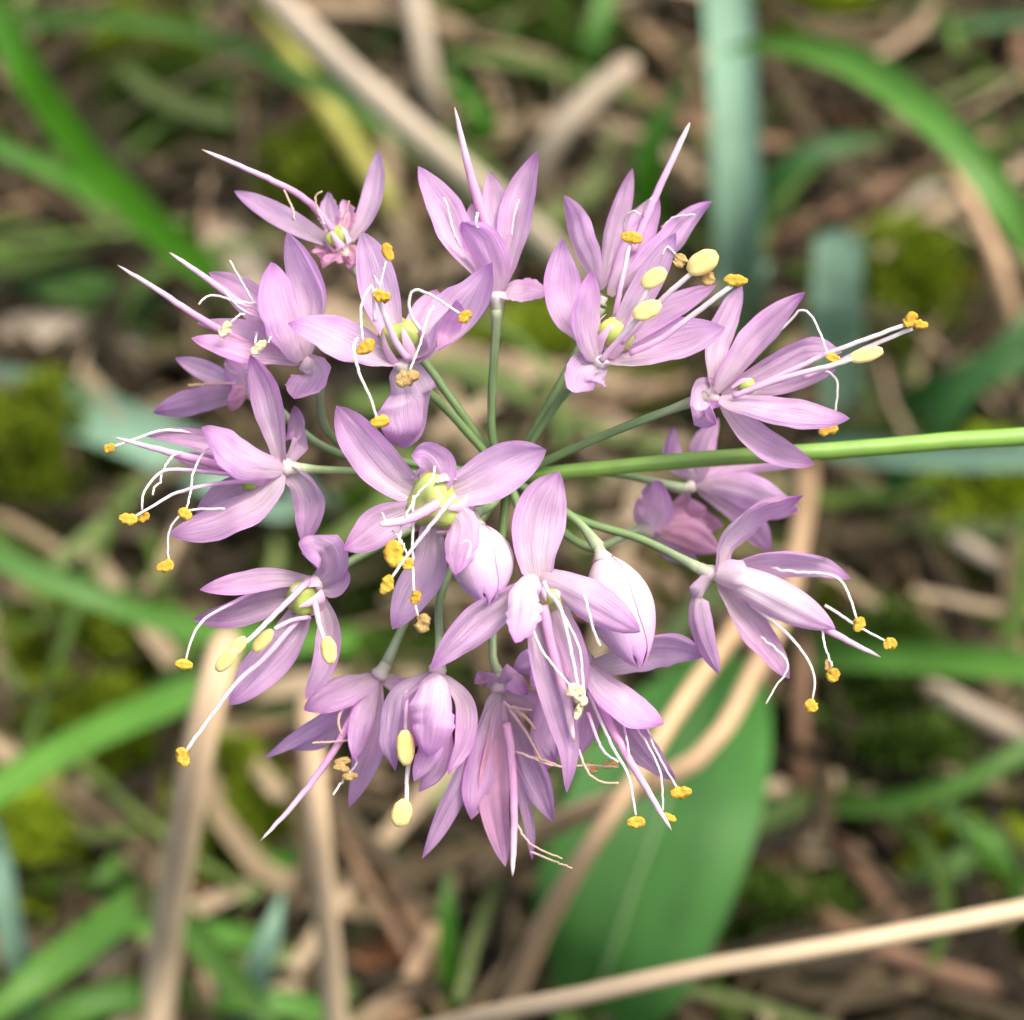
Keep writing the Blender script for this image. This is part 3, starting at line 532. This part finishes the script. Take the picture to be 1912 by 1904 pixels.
GM = {'vivid': bmat('grass_vivid', (50, 102, 14), (58, 114, 16), (54, 104, 12), tcol=(1.1, 1.2, .4)),
      'light': bmat('grass_light', (80, 122, 58), (78, 126, 46), (84, 132, 42), tcol=(1, 1.1, .6)),
      'mid': bmat('grass_mid', (64, 102, 40), (72, 110, 42), (70, 106, 38)),
      'blue': bmat('grass_glaucous', (108, 140, 118), (106, 140, 116), (116, 148, 124), trans=.15, tcol=(1, 1, .8), rough=.6),
      'dark': bmat('grass_dark', (46, 88, 40), (50, 94, 42), (52, 90, 36)),
      'yellow': bmat('stem_yellowing', (150, 148, 66), (158, 156, 72), (120, 136, 60), trans=.1),
      'tan': bmat('dry_grass', (186, 156, 120), (196, 166, 130), (178, 146, 112), trans=.12, veins=.4, vs=(7, 1.2), rough=.7, tcol=(1, .9, .7)),
      'pale': bmat('dry_grass_pale', (204, 182, 150), (212, 190, 156), (200, 172, 138), trans=.12, veins=.35, vs=(7, 1.2), rough=.65, tcol=(1, .9, .7)),
      'grey': bmat('dry_grass_grey', (174, 163, 140), (180, 168, 146), (168, 152, 130), trans=.1, veins=.4, vs=(7, 1.2), rough=.75, tcol=(1, .9, .8)),
      'brown': bmat('dry_stalk_brown', (112, 86, 66), (122, 94, 72), (100, 76, 58), trans=.05, veins=.45, vs=(6, 1.4), rough=.8, tcol=(1, .8, .6)),
      'rust': bmat('dry_leaf_rust', (130, 84, 50), (140, 92, 58), (112, 70, 44), trans=.1, veins=.4, rough=.8, tcol=(1, .7, .5)),
      'rib': bmat('leaf_rib', (104, 138, 84), (100, 136, 80), (84, 126, 68), trans=.1),
      'leaf': bmat('broad_leaf', (64, 112, 50), (66, 118, 50), (60, 106, 42), trans=.22, veins=.22, vs=(7, 3), tcol=(.9, 1.1, .5))}
LENGTHS = {}
def scale_at(p): return S * (p - CAM).dot(F_) / D
def blade(name, label, cat, m, pts, w, group=None, gut=.35, rnd=False, tip=.15, roott=.6, n=34, lean=.45, wav=.12):
    """pts: (x, y, h) = photograph pixel and millimetres above the ground; w: breadth in pixels as seen"""
    c = spline([G(*p) for p in pts], n); T = tangents(c); wid = []; nr = []
    for i in range(n):
        t = i / (n - 1); e = min(1, roott + (1 - roott) * t / .25) * (1 if t < 1 - tip else max(.05, (1 - ((t - 1 + tip) / tip) ** 1.6)))
        V = (CAM - c[i]).normalized(); N0 = (V - T[i] * V.dot(T[i])).normalized(); Z = Vector((0, 0, 1)); Z = Z - T[i] * Z.dot(T[i]); Z = Z.normalized() if Z.length > .2 else N0
        N = (N0 * (1 - lean) + Z * lean).normalized(); vis = max(.6, abs(N.dot(N0)))
        wid.append((.40 if rnd else .44) * w * scale_at(c[i]) * e / vis); nr.append(N)
    if rnd: v, f, uv = tube(c, wid, 10)
    else: v, f, uv = strip(c, wid, nr, 6, gut, wav, len(bpy.data.objects))
    k = min(range(n), key=lambda i: c[i].z)
    o = link(name, mesh(name, v, f, uv, GM[m]), None, c[k]); tag(o, label, cat, group); return o
B = blade
# ---- green blades (root first, tip last); every one is rooted in the soil
B('grass_blade', 'broad vivid green grass blade slanting up to the withered lilac floret', 'grass', 'vivid', [(520, 640, 0), (420, 540, 8), (290, 430, 22), (150, 285, 38), (40, 120, 52), (-60, -90, 62)], 74)
B('grass_blade', 'narrow green grass blade crossing under the broad vivid green blade', 'grass', 'vivid', [(400, 500, 2), (280, 410, 12), (150, 345, 20), (0, 275, 26), (-160, 200, 30)], 46)
B('grass_blade', 'thin faded green grass blade arching over bare brown litter', 'grass', 'mid', [(1000, 470, 0), (860, 330, 20), (700, 220, 26), (560, 140, 26), (420, 78, 24), (230, 38, 22), (40, 40, 16), (-100, 70, 8)], 40)
B('grass_blade', 'bright green grass blade bowing in a smooth arch in front of the grey-green leaf', 'grass', 'light', [(2080, 830, 20), (1990, 580, 45), (1890, 400, 60), (1760, 240, 64), (1600, 122, 60), (1460, 82, 54), (1345, 96, 46)], 78, roott=.8, tip=.3)
B('grass_blade', 'upright wide grey-green leaf blade behind the bright bowing blade', 'leaf', 'blue', [(1385, 640, 0), (1378, 480, 22), (1372, 250, 34), (1362, 60, 36), (1350, -120, 34)], 112, tip=.2, gut=.5)
B('grass_blade', 'short vivid green blade standing beside the wide grey-green leaf', 'grass', 'vivid', [(1195, 520, 0), (1210, 380, 14), (1222, 260, 22), (1300, 110, 28)], 72, tip=.5)
B('grass_blade', 'grey-green leaf blade with its tip cut off square', 'leaf', 'blue', [(1575, 800, 0), (1560, 640, 20), (1562, 540, 28), (1570, 425, 34)], 112, tip=.001, gut=.25)
B('grass_blade', 'dark green blade curling to the cut grey-green leaf', 'grass', 'dark', [(1330, 640, 0), (1390, 430, 12), (1470, 320, 20), (1560, 272, 22), (1660, 262, 20)], 60, tip=.3)
B('grass_blade', 'dim grey-green blade lying low across the brown litter', 'leaf', 'blue', [(760, 1060, 3), (600, 960, 8), (430, 890, 10), (230, 800, 12), (60, 745, 10), (-120, 720, 4)], 118, tip=.1, gut=.25)
B('grass_blade', 'green blade running level below the bending lilac floret with hanging anthers', 'grass', 'light', [(-170, 960, 30), (0, 1042, 30), (180, 1115, 28), (330, 1165, 22), (520, 1195, 14), (760, 1190, 4)], 58)
B('grass_blade', 'straight bright green blade rising past two dry straw stalks', 'grass', 'light', [(560, 1210, 0), (460, 1255, 12), (330, 1305, 20), (180, 1370, 28), (20, 1460, 34), (-140, 1570, 38)], 74)
B('grass_blade', 'soft green blade beneath the faded cut leaf', 'grass', 'mid', [(420, 660, 2), (300, 600, 6), (120, 530, 8), (-60, 480, 8)], 90)
B('grass_blade', 'long green blade lying level beyond the lowest hanging anthers', 'grass', 'light', [(1420, 1230, 0), (1560, 1225, 16), (1740, 1232, 24), (1912, 1246, 28), (2080, 1270, 28)], 70)
B('grass_blade', 'green blade sagging in a shallow curve above the feathery leaves', 'grass', 'mid', [(1470, 1480, 0), (1560, 1500, 10), (1680, 1498, 16), (1800, 1462, 20), (1930, 1390, 22), (2060, 1290, 18)], 52)
B('grass_blade', 'dark green blade slanting across bright moss', 'grass', 'dark', [(1600, 1010, 0), (1690, 880, 12), (1800, 740, 22), (1930, 590, 28), (2020, 470, 28)], 50)
B('grass_blade', 'glaucous blade passing under the green flower stalk', 'leaf', 'blue', [(1480, 820, 0), (1640, 845, 14), (1800, 855, 20), (1960, 850, 22), (2100, 840, 18)], 62)
B('grass_blade', 'short broad green blade above the green flower stalk', 'grass', 'dark', [(1640, 800, 0), (1740, 740, 10), (1850, 690, 14), (1960, 650, 12)], 78, tip=.3)
B('grass_blade', 'faint green blade hanging beside a straw stem at the litter edge', 'grass', 'vivid', [(870, 330, 0), (905, 250, 8), (880, 190, 12), (820, 120, 16)], 52, tip=.4)
B('grass_blade', 'pale green blade upright among dim litter', 'grass', 'light', [(1080, 180, 0), (1105, 90, 8), (1130, 0, 12), (1140, -90, 12)], 48)
B('grass_blade', 'soft green blade beside the pale upright blade', 'grass', 'mid', [(930, 230, 0), (945, 110, 8), (940, 0, 12), (935, -100, 12)], 60)
B('grass_blade', 'thin dark blade arching over pale litter and moss', 'grass', 'dark', [(1580, 90, 0), (1680, 70, 8), (1790, 50, 12), (1930, 38, 12), (2050, 60, 8)], 34)
# low leaves at the lower left
for k, (pts, w_, m_, lb) in enumerate([
    ([(330, 1640, 0), (250, 1690, 10), (160, 1760, 16), (40, 1850, 18), (-80, 1950, 16)], 84, 'light', 'broad green blade crossing low leaves beside the leaning straw stalk'),
    ([(70, 1960, 0), (50, 1850, 12), (20, 1740, 20), (-5, 1600, 24), (-40, 1480, 22)], 60, 'blue', 'bluish green blade standing up among crowded low leaves'),
    ([(420, 1900, 0), (320, 1860, 8), (220, 1862, 12), (100, 1900, 12), (-40, 1960, 8)], 70, 'light', 'green blade bending low over crowded leaves'),
    ([(250, 1600, 0), (320, 1690, 10), (400, 1790, 16), (480, 1880, 18), (560, 1980, 16)], 66, 'mid', 'soft green blade slanting between two straw stalks'),
    ([(440, 1980, 0), (470, 1860, 12), (500, 1760, 18), (530, 1660, 20)], 62, 'blue', 'bluish blade upright between two straw stalks'),
    ([(300, 1500, 0), (240, 1590, 6), (190, 1640, 8), (150, 1660, 6)], 52, 'mid', 'short green blade touching the leaning straw stalk'),
    ([(560, 1780, 0), (450, 1750, 8), (330, 1740, 12), (200, 1730, 12)], 56, 'light', 'green blade lying across the foot of the leaning straw stalk'),
    ([(700, 1960, 0), (620, 1900, 8), (500, 1870, 12), (380, 1880, 10)], 56, 'light', 'green blade lying across the foot of the upright straw stalk'),
    ([(640, 1500, 0), (560, 1580, 6), (500, 1640, 8), (440, 1700, 8)], 40, 'vivid', 'thin bright blade between two straw stalks'),
    ([(860, 1960, 0), (840, 1840, 10), (835, 1720, 16), (838, 1620, 18)], 44, 'vivid', 'narrow vivid blade standing by the wide oval leaf')]):
    B('grass_blade', lb, 'grass', m_, pts, w_, None, tip=.3)
# ---- dry stems
B('straw', 'thick pale straw stem slanting down behind the uppermost florets', 'straw', 'grey', [(1120, 560, 0), (1000, 440, 14), (860, 320, 26), (740, 215, 32), (620, 105, 34), (480, -40, 34), (380, -160, 30)], 62, rnd=True, tip=.01, roott=1)
B('grass_blade', 'green stem lying against the thick pale straw stem', 'stem', 'mid', [(1080, 560, 0), (900, 395, 10), (760, 265, 20), (620, 140, 25), (500, 10, 26), (400, -120, 22)], 30, rnd=True, tip=.01, roott=1)
B('grass_blade', 'yellowish green stem crossing beneath the thick pale straw stem', 'stem', 'yellow', [(820, 520, 0), (740, 400, 8), (650, 265, 12), (570, 140, 15), (480, -10, 15), (430, -120, 12)], 56, rnd=True, tip=.01, roott=1)
B('straw', 'short upright pale straw meeting the slanting straw stem', 'straw', 'grey', [(808, 270, 0), (803, 180, 10), (785, 70, 16), (768, -40, 18), (760, -130, 16)], 54, rnd=True, tip=.01, roott=1)
B('straw', 'grey straw leaning beside the short vivid green blade', 'straw', 'grey', [(960, 410, 0), (1010, 300, 10), (1080, 205, 16), (1190, 110, 18)], 58, rnd=True, tip=.06, roott=1)
B('straw', 'leaning tan straw stalk, the thickest, beside the long white stamen', 'straw', 'pale', [(270, 2080, 0), (300, 1830, 12), (318, 1700, 24), (345, 1540, 40), (372, 1390, 50), (405, 1260, 54), (430, 1170, 52)], 78, rnd=True, tip=.05, roott=1)
B('straw', 'upright slender tan straw stalk below the drooping pale floret', 'straw', 'pale', [(650, 2150, 0), (622, 1850, 22), (606, 1680, 36), (592, 1520, 46), (580, 1380, 50), (572, 1290, 48)], 56, rnd=True, tip=.05, roott=1)
B('straw', 'long bare straw lying diagonally in front of the mossy ground', 'straw', 'pale', [(560, 1990, 34), (870, 1905, 56), (1120, 1852, 66), (1300, 1810, 70), (1600, 1758, 72), (1912, 1697, 70), (2250, 1630, 60), (2700, 1560, 30), (2900, 1540, 0)], 46, rnd=True, tip=.02, roott=.9)
B('straw', 'straight tan straw crossing in front of the wide oval leaf', 'straw', 'tan', [(850, 2060, 0), (945, 1885, 18), (1010, 1740, 32), (1090, 1600, 44), (1170, 1480, 50), (1270, 1320, 50), (1370, 1180, 42), (1440, 1080, 30)], 44, rnd=True, tip=.05, roott=1)
B('straw', 'kinked tan straw bent above the wide oval leaf', 'straw', 'tan', [(900, 1640, 10), (1000, 1560, 30), (1130, 1498, 44), (1270, 1440, 50), (1345, 1370, 52), (1400, 1270, 48), (1470, 1120, 36), (1500, 960, 20), (1510, 860, 0)], 46, rnd=True, tip=.05, roott=1)
B('straw', 'upright reddish straw rising beside the hanging anthers', 'straw', 'brown', [(1495, 1560, 0), (1492, 1430, 10), (1494, 1300, 16), (1500, 1190, 18)], 46, rnd=True, tip=.1, roott=1)
B('straw', 'thin tan straw below the bright bowing blade', 'straw', 'tan', [(1912, 680, 0), (1888, 590, 10), (1850, 460, 18), (1772, 305, 22)], 40, rnd=True, tip=.1, roott=1)
B('straw', 'brown straw stretched across dark litter below the bowing blade', 'straw', 'brown', [(1380, 500, 2), (1500, 420, 6), (1620, 370, 8), (1760, 310, 8)], 38, rnd=True, tip=.1, roott=1)
B('straw', 'pale grey straw beside the cut grey-green leaf', 'straw', 'grey', [(1600, 480, 2), (1680, 400, 6), (1760, 340, 8), (1860, 290, 8)], 34, rnd=True, tip=.1, roott=1)
B('straw', 'brown stalk lying below the long bare straw', 'straw', 'brown', [(1380, 1560, 2), (1470, 1650, 5), (1580, 1740, 8), (1740, 1810, 8), (1930, 1860, 5), (2100, 1900, 1)], 50, rnd=True, tip=.1, roott=1)
B('straw', 'dull brown stalk reaching down to the long bare straw', 'straw', 'brown', [(1540, 1530, 0), (1600, 1620, 6), (1660, 1700, 8), (1720, 1760, 6)], 44, rnd=True, tip=.1, roott=1)
B('straw', 'pale bent straw under the level green blade', 'straw', 'grey', [(1640, 1250, 0), (1740, 1290, 8), (1840, 1340, 10), (1960, 1400, 8)], 54, rnd=True, tip=.1, roott=1)
B('straw', 'grey straw lying beside the rooted straight green blade', 'straw', 'grey', [(-60, 1330, 2), (40, 1370, 6), (120, 1430, 6), (190, 1540, 2)], 48, rnd=True, tip=.1, roott=1)
B('straw', 'grey straw reaching over the edge of bright moss', 'straw', 'grey', [(1660, 940, 0), (1740, 980, 6), (1840, 1040, 8), (1960, 1100, 5)], 40, rnd=True, tip=.1, roott=1)
B('straw', 'tan straw below the smallest leaves of the wide oval leaf', 'straw', 'tan', [(700, 1960, 2), (760, 1840, 8), (800, 1760, 10), (812, 1720, 10)], 44, rnd=True, tip=.1, roott=1)
B('dead_leaf', 'flat tan dead leaf lying on moss behind the withered floret', 'leaf', 'grey', [(560, 640, 1), (480, 560, 5), (430, 460, 6), (410, 380, 3)], 110, gut=.3, tip=.4)
B('dead_leaf', 'rust coloured dead leaf scrap by the leaning straw stalk', 'leaf', 'rust', [(120, 1880, 1), (180, 1800, 4), (230, 1740, 4), (270, 1690, 2)], 60, gut=.4, tip=.4)
B('dead_leaf', 'rust coloured dead leaf scrap beside the upright slender straw', 'leaf', 'rust', [(640, 1790, 1), (720, 1780, 4), (790, 1775, 3)], 60, gut=.4, tip=.4)
B('dead_leaf', 'broad brown dead leaf lying under the faded grey-green blade', 'leaf', 'grey', [(330, 700, 1), (200, 650, 4), (60, 640, 5), (-80, 660, 2)], 120, gut=.3, tip=.3)
# ---- the wide oval leaf, with a pale midrib
def oval_leaf():
    n, nu = 30, 12; mid = spline([G(1110, 1880, 14), G(1145, 1770, 22), G(1190, 1640, 27), G(1250, 1480, 30), G(1310, 1310, 26), G(1340, 1200, 16)], n)
    T = tangents(mid); v, uv, f = [], [], []
    for i in range(n):
        t = i / (n - 1); hw = 186 * scale_at(mid[i]) * max(.02, math.sin(math.pi * min(1, .02 + .98 * t) ** .62)) ** .75
        V = (CAM - mid[i]).normalized(); N0 = (V * .6 + Vector((-.15, 0, .5))); N0 = (N0 - T[i] * N0.dot(T[i])).normalized(); s_ = T[i].cross(N0)
        for j in range(nu + 1):
            a = 2 * j / nu - 1
            v.append(mid[i] + s_ * (hw * a) + N0 * (hw * (.16 * abs(a) - .10 * a * a + .05 * noise.noise(Vector((t * 4, a * 2, 3)))))); uv.append((j / nu, t))
    for i in range(n - 1):
        for j in range(nu): k = i * (nu + 1) + j; f.append((k, k + 1, k + nu + 2, k + nu + 1))
    root = link('broad_leaf', None, None, G(1080, 2020, 0)); tag(root, 'wide oval green leaf with a pale midrib under the tan straws', 'leaf')
    link('leaf_sheet', mesh('leaf_sheet', v, f, uv, GM['leaf']), root, mid[0])
    up = [m + (CAM - m).normalized() * .0004 for m in mid]; rad = [(7 - 5 * i / n) * scale_at(mid[0]) for i in range(n)]
    v, f, uv = tube(up, rad, 8, .5); link('midrib', mesh('midrib', v, f, uv, GM['rib']), root, mid[0])
    c = spline([G(1080, 2020, -4), G(1085, 1970, 4), mid[0], mid[2]], 12); v, f, uv = tube(c, [13 * scale_at(p) for p in c], 8); link('leaf_stalk', mesh('leaf_stalk', v, f, uv, GM['mid']), root, c[0])
oval_leaf()
# ---- feathery leaves
def feather(label, pts, ln, mt):
    c = spline([G(*p) for p in pts], 26); T = tangents(c); V_, F2, UV = tube(c, [3.0 * scale_at(p) for p in c], 6)
    v, f, uv = list(V_), list(F2), list(UV); rs = random.Random(len(label))
    for i in range(3, 26):
        for sgn in (-1, 1):
            for q in range(3):
                s_ = T[i].cross(Vector((0, 0, 1))).normalized() * sgn; L_ = ln * scale_at(c[i]) * (1 - .75 * i / 26) * rs.uniform(.6, 1.1)
                d = (s_ + T[i] * rs.uniform(.3, 1.1) + Vector((0, 0, rs.uniform(-.3, .6)))).normalized(); b0 = c[i]
                p1 = b0 + d * L_ * .5; p2 = b0 + d * L_ + Vector((0, 0, .12 * L_)); wv = d.cross(Vector((0, 0, 1))).normalized() * (5 * scale_at(b0)); k = len(v)
                v += [b0 - wv * .5, b0 + wv * .5, p1 + wv, p1 - wv, p2]; uv += [(0, .2), (1, .2), (1, .6), (0, .6), (.5, 1)]; f += [(k, k + 1, k + 2, k + 3), (k + 3, k + 2, k + 4)]
    o = link('feathery_leaf', mesh('feathery_leaf', v, f, uv, GM[mt]), None, c[0]); tag(o, label, 'leaf', 'feathery leaves in the moss')
feather('feathery green leaf reaching up by the sagging green blade', [(1960, 1720, 0), (1900, 1640, 8), (1840, 1570, 12), (1770, 1520, 12)], 90, 'light')
feather('feathery green leaf spreading level above the bare straw', [(1980, 1560, 0), (1900, 1560, 8), (1800, 1610, 12), (1700, 1640, 10)], 90, 'mid')
feather('small feathery leaf drooping onto the long bare straw', [(1960, 1480, 0), (1880, 1500, 8), (1840, 1560, 10), (1830, 1650, 8)], 70, 'light')
# ---- moss cushions: each a mound of tiny leaflets
MOSS = [organ('moss_olive', [(0, lin((66, 84, 20))), (1, lin((132, 152, 38)))], .7, .2, .3, (1, 1, .4), rnd=.1), organ('moss_bright', [(0, lin((96, 120, 22))), (1, lin((180, 200, 56)))], .7, .2, .3, (1, 1, .4), rnd=.1), organ('moss_dark', [(0, lin((44, 60, 24))), (1, lin((84, 112, 40)))], .7, .2, .3, (1, 1, .4), rnd=.1)]
def moss(x, y, rx, ry, hgt, kind, label):
    c0 = G(x, y, 0); sc_ = scale_at(c0); RX, RY = rx * sc_, ry * sc_ / math.sin(PITCH); rs = random.Random(x * 3 + y); v, f, uv = [], [], []
    cnt = int(min(4200, 1500 + 1500 * RX * RY / .0002))
    for i in range(cnt):
        a = rs.uniform(0, 2 * math.pi); r = math.sqrt(rs.random()); px, py = c0.x + RX * r * math.cos(a), c0.y + RY * r * math.sin(a)
        z = gh(px, py) + hgt * 2.0e-3 * (1 - r * r) * (.75 + .6 * noise.noise(Vector((px * 160, py * 160, 2)))) - .001
        L_ = rs.uniform(.0018, .0042); d = Vector((rs.gauss(0, .6), rs.gauss(0, .6), 1)).normalized(); sd_ = d.cross(Vector((rs.gauss(0, 1), rs.gauss(0, 1), .1))).normalized() * rs.uniform(.0003, .0006)
        b0 = Vector((px, py, z)); k = len(v); v += [b0 - sd_ * .6, b0 + sd_ * .6, b0 + d * L_ * .6 + sd_, b0 + d * L_ * .6 - sd_, b0 + d * L_]; uv += [(0, 0), (1, 0), (1, .6), (0, .6), (.5, 1)]; f += [(k, k + 1, k + 2, k + 3), (k + 3, k + 2, k + 4)]
    o = link('moss_cushion', mesh('moss_cushion', v, f, uv, MOSS[kind]), None, (c0.x, c0.y, 0)); tag(o, label, 'moss', 'moss cushions on the soil')
MO = [(70, 920, 190, 150, 7, 0, 'olive moss cushion below the low grey-green blade'), (1830, 1010, 170, 140, 8, 1, 'yellow-green moss cushion beyond the dark slanting blade'), (170, 1250, 200, 90, 6, 0, 'olive moss cushion between the level and the straight green blades'),
          (60, 1620, 110, 110, 6, 1, 'bright moss cushion among the crowded low leaves'), (1640, 1330, 150, 110, 6, 2, 'dark moss cushion under the level green blade'), (1080, 720, 260, 120, 6, 0, 'olive moss cushion behind the bare green pedicels'),
          (980, 120, 240, 130, 7, 2, 'dark moss cushion around the upright pale green blade'), (1500, 60, 170, 110, 6, 1, 'bright moss cushion behind the tip of the bowing blade'), (1690, 560, 130, 120, 6, 0, 'olive moss cushion near the thin tan straw'), (1700, 1500, 170, 90, 6, 2, 'dark moss cushion under the sagging green blade'),
          (430, 1560, 130, 110, 6, 0, 'olive moss cushion between the two straw stalks'), (760, 1330, 180, 120, 6, 2, 'dark moss cushion behind the drooping pale florets'), (330, 260, 200, 120, 5, 2, 'dark moss cushion beneath the thin faded blade'), (1820, 1650, 140, 90, 6, 1, 'bright moss cushion under the feathery leaves'), (640, 1060, 200, 130, 5, 2, 'dark moss cushion behind the leftmost bending florets'), (1380, 1120, 170, 100, 5, 0, 'olive moss cushion behind the kinked tan straw'), (1440, 1760, 200, 90, 6, 2, 'dark moss cushion below the long bare straw'), (250, 120, 180, 90, 5, 0, 'olive moss cushion behind the broad vivid green blade'), (620, 380, 150, 110, 6, 0, 'olive moss cushion behind the yellowish green stem'), (180, 1420, 160, 90, 6, 0, 'olive moss cushion under the straight bright green blade')]
for a in MO: moss(*a)
MOE = [(G(a[0], a[1]), a[2], a[3]) for a in MO]
def in_moss(x, y): return any(((x - c.x) / (rx * scale_at(c))) ** 2 + ((y - c.y) * math.sin(PITCH) / (ry * scale_at(c))) ** 2 < .8 for c, rx, ry in MOE)
# ---- dead grass litter that nobody could count
def litter(name, cnt, spread, wr, lr, hmax, mt, seed, label=None):
    rs = random.Random(seed); v, f, uv = [], [], []
    for i in range(cnt):
        if rs.random() < .55: x, y = rs.uniform(-.11, .11), rs.uniform(-.06, .24)
        else: x, y = rs.gauss(0, spread), .09 + rs.gauss(0, spread)
        if rs.random() < .72 and in_moss(x, y): continue
        a = rs.uniform(0, math.pi) + .5 * noise.noise(Vector((x * 20, y * 20, seed))); L_ = rs.uniform(*lr); w_ = rs.uniform(*wr) * .5; z = gh(x, y) + rs.random() ** 1.6 * hmax; cv = rs.gauss(0, .5); tl = rs.gauss(0, .14); ro = rs.gauss(0, .6); tone = rs.random()
        n = 6; k = len(v)
        for q in range(n):
            t = q / (n - 1) - .5; aa = a + cv * t; p = Vector((x + math.cos(aa) * L_ * t, y + math.sin(aa) * L_ * t, max(z + L_ * t * tl + .2 * L_ * abs(cv) * (.25 - t * t), gh(x, y) - .001)))
            s_ = Vector((-math.sin(aa) * math.cos(ro), math.cos(aa) * math.cos(ro), math.sin(ro))) * w_ * (1 - .5 * abs(t)); v += [p - s_, p + s_]; uv += [(0, tone), (1, tone)]
        for q in range(n - 1): b_ = k + q * 2; f.append((b_, b_ + 1, b_ + 3, b_ + 2))
    o = link(name, mesh(name, v, f, uv, mt)); o['kind'] = 'stuff'; o['label'] = label; o['category'] = 'litter'
LIT = organ('litter_brown', [(0, lin((26, 22, 14))), (.35, lin((48, 41, 27))), (.6, lin((70, 60, 42))), (.74, lin((112, 98, 74))), (.92, lin((160, 144, 118))), (1, lin((96, 60, 34)))], .8, .2, .1, (1, .8, .6), rnd=0)
SHORT = organ('short_grass', [(0, lin((52, 74, 24))), (.4, lin((70, 96, 30))), (.7, lin((88, 112, 48))), (1, lin((104, 116, 70)))], .6, .3, .25, (1, 1, .5), rnd=0)
litter('dead_grass_litter', 7000, .17, (.0005, .0026), (.008, .045), .010, LIT, 3, 'matted brown dead grass and leaf scraps covering the soil')
litter('short_grass', 700, .17, (.0012, .0032), (.015, .05), .014, SHORT, 9, 'short green grass blades tangled in the brown litter')
# grass standing round the place, outside the picture
def meadow():
    rs = random.Random(5); v, f, uv = [], [], []
    for i in range(9000):
        r = .23 + 2.6 * rs.random() ** 1.7; a = rs.uniform(0, 2 * math.pi); x, y = r * math.cos(a), .1 + r * math.sin(a)
        if y < .0 and abs(x) < .22 and r < .5: continue
        L_ = rs.uniform(.05, .16) * min(1, r / .5); w_ = rs.uniform(.001, .0024); b = rs.uniform(0, 2 * math.pi); ln_ = rs.uniform(.2, .9); d = Vector((math.cos(b), math.sin(b), 0)); s_ = Vector((-d.y, d.x, 0)) * w_; k = len(v); tone = rs.random(); z0 = gh(x, y) - .004
        for q in range(5):
            t = q / 4; p = Vector((x, y, z0)) + Vector((0, 0, L_ * t * (1 - .35 * ln_ * t))) + d * (L_ * ln_ * t * t); v += [p - s_ * (1 - t * .95), p + s_ * (1 - t * .95)]; uv += [(0, tone), (1, tone)]
        for q in range(4): b_ = k + q * 2; f.append((b_, b_ + 1, b_ + 3, b_ + 2))
    o = link('meadow_grass', mesh('meadow_grass', v, f, uv, SHORT)); o['kind'] = 'stuff'; o['label'] = 'meadow grass standing all round the flower'; o['category'] = 'grass'
meadow()
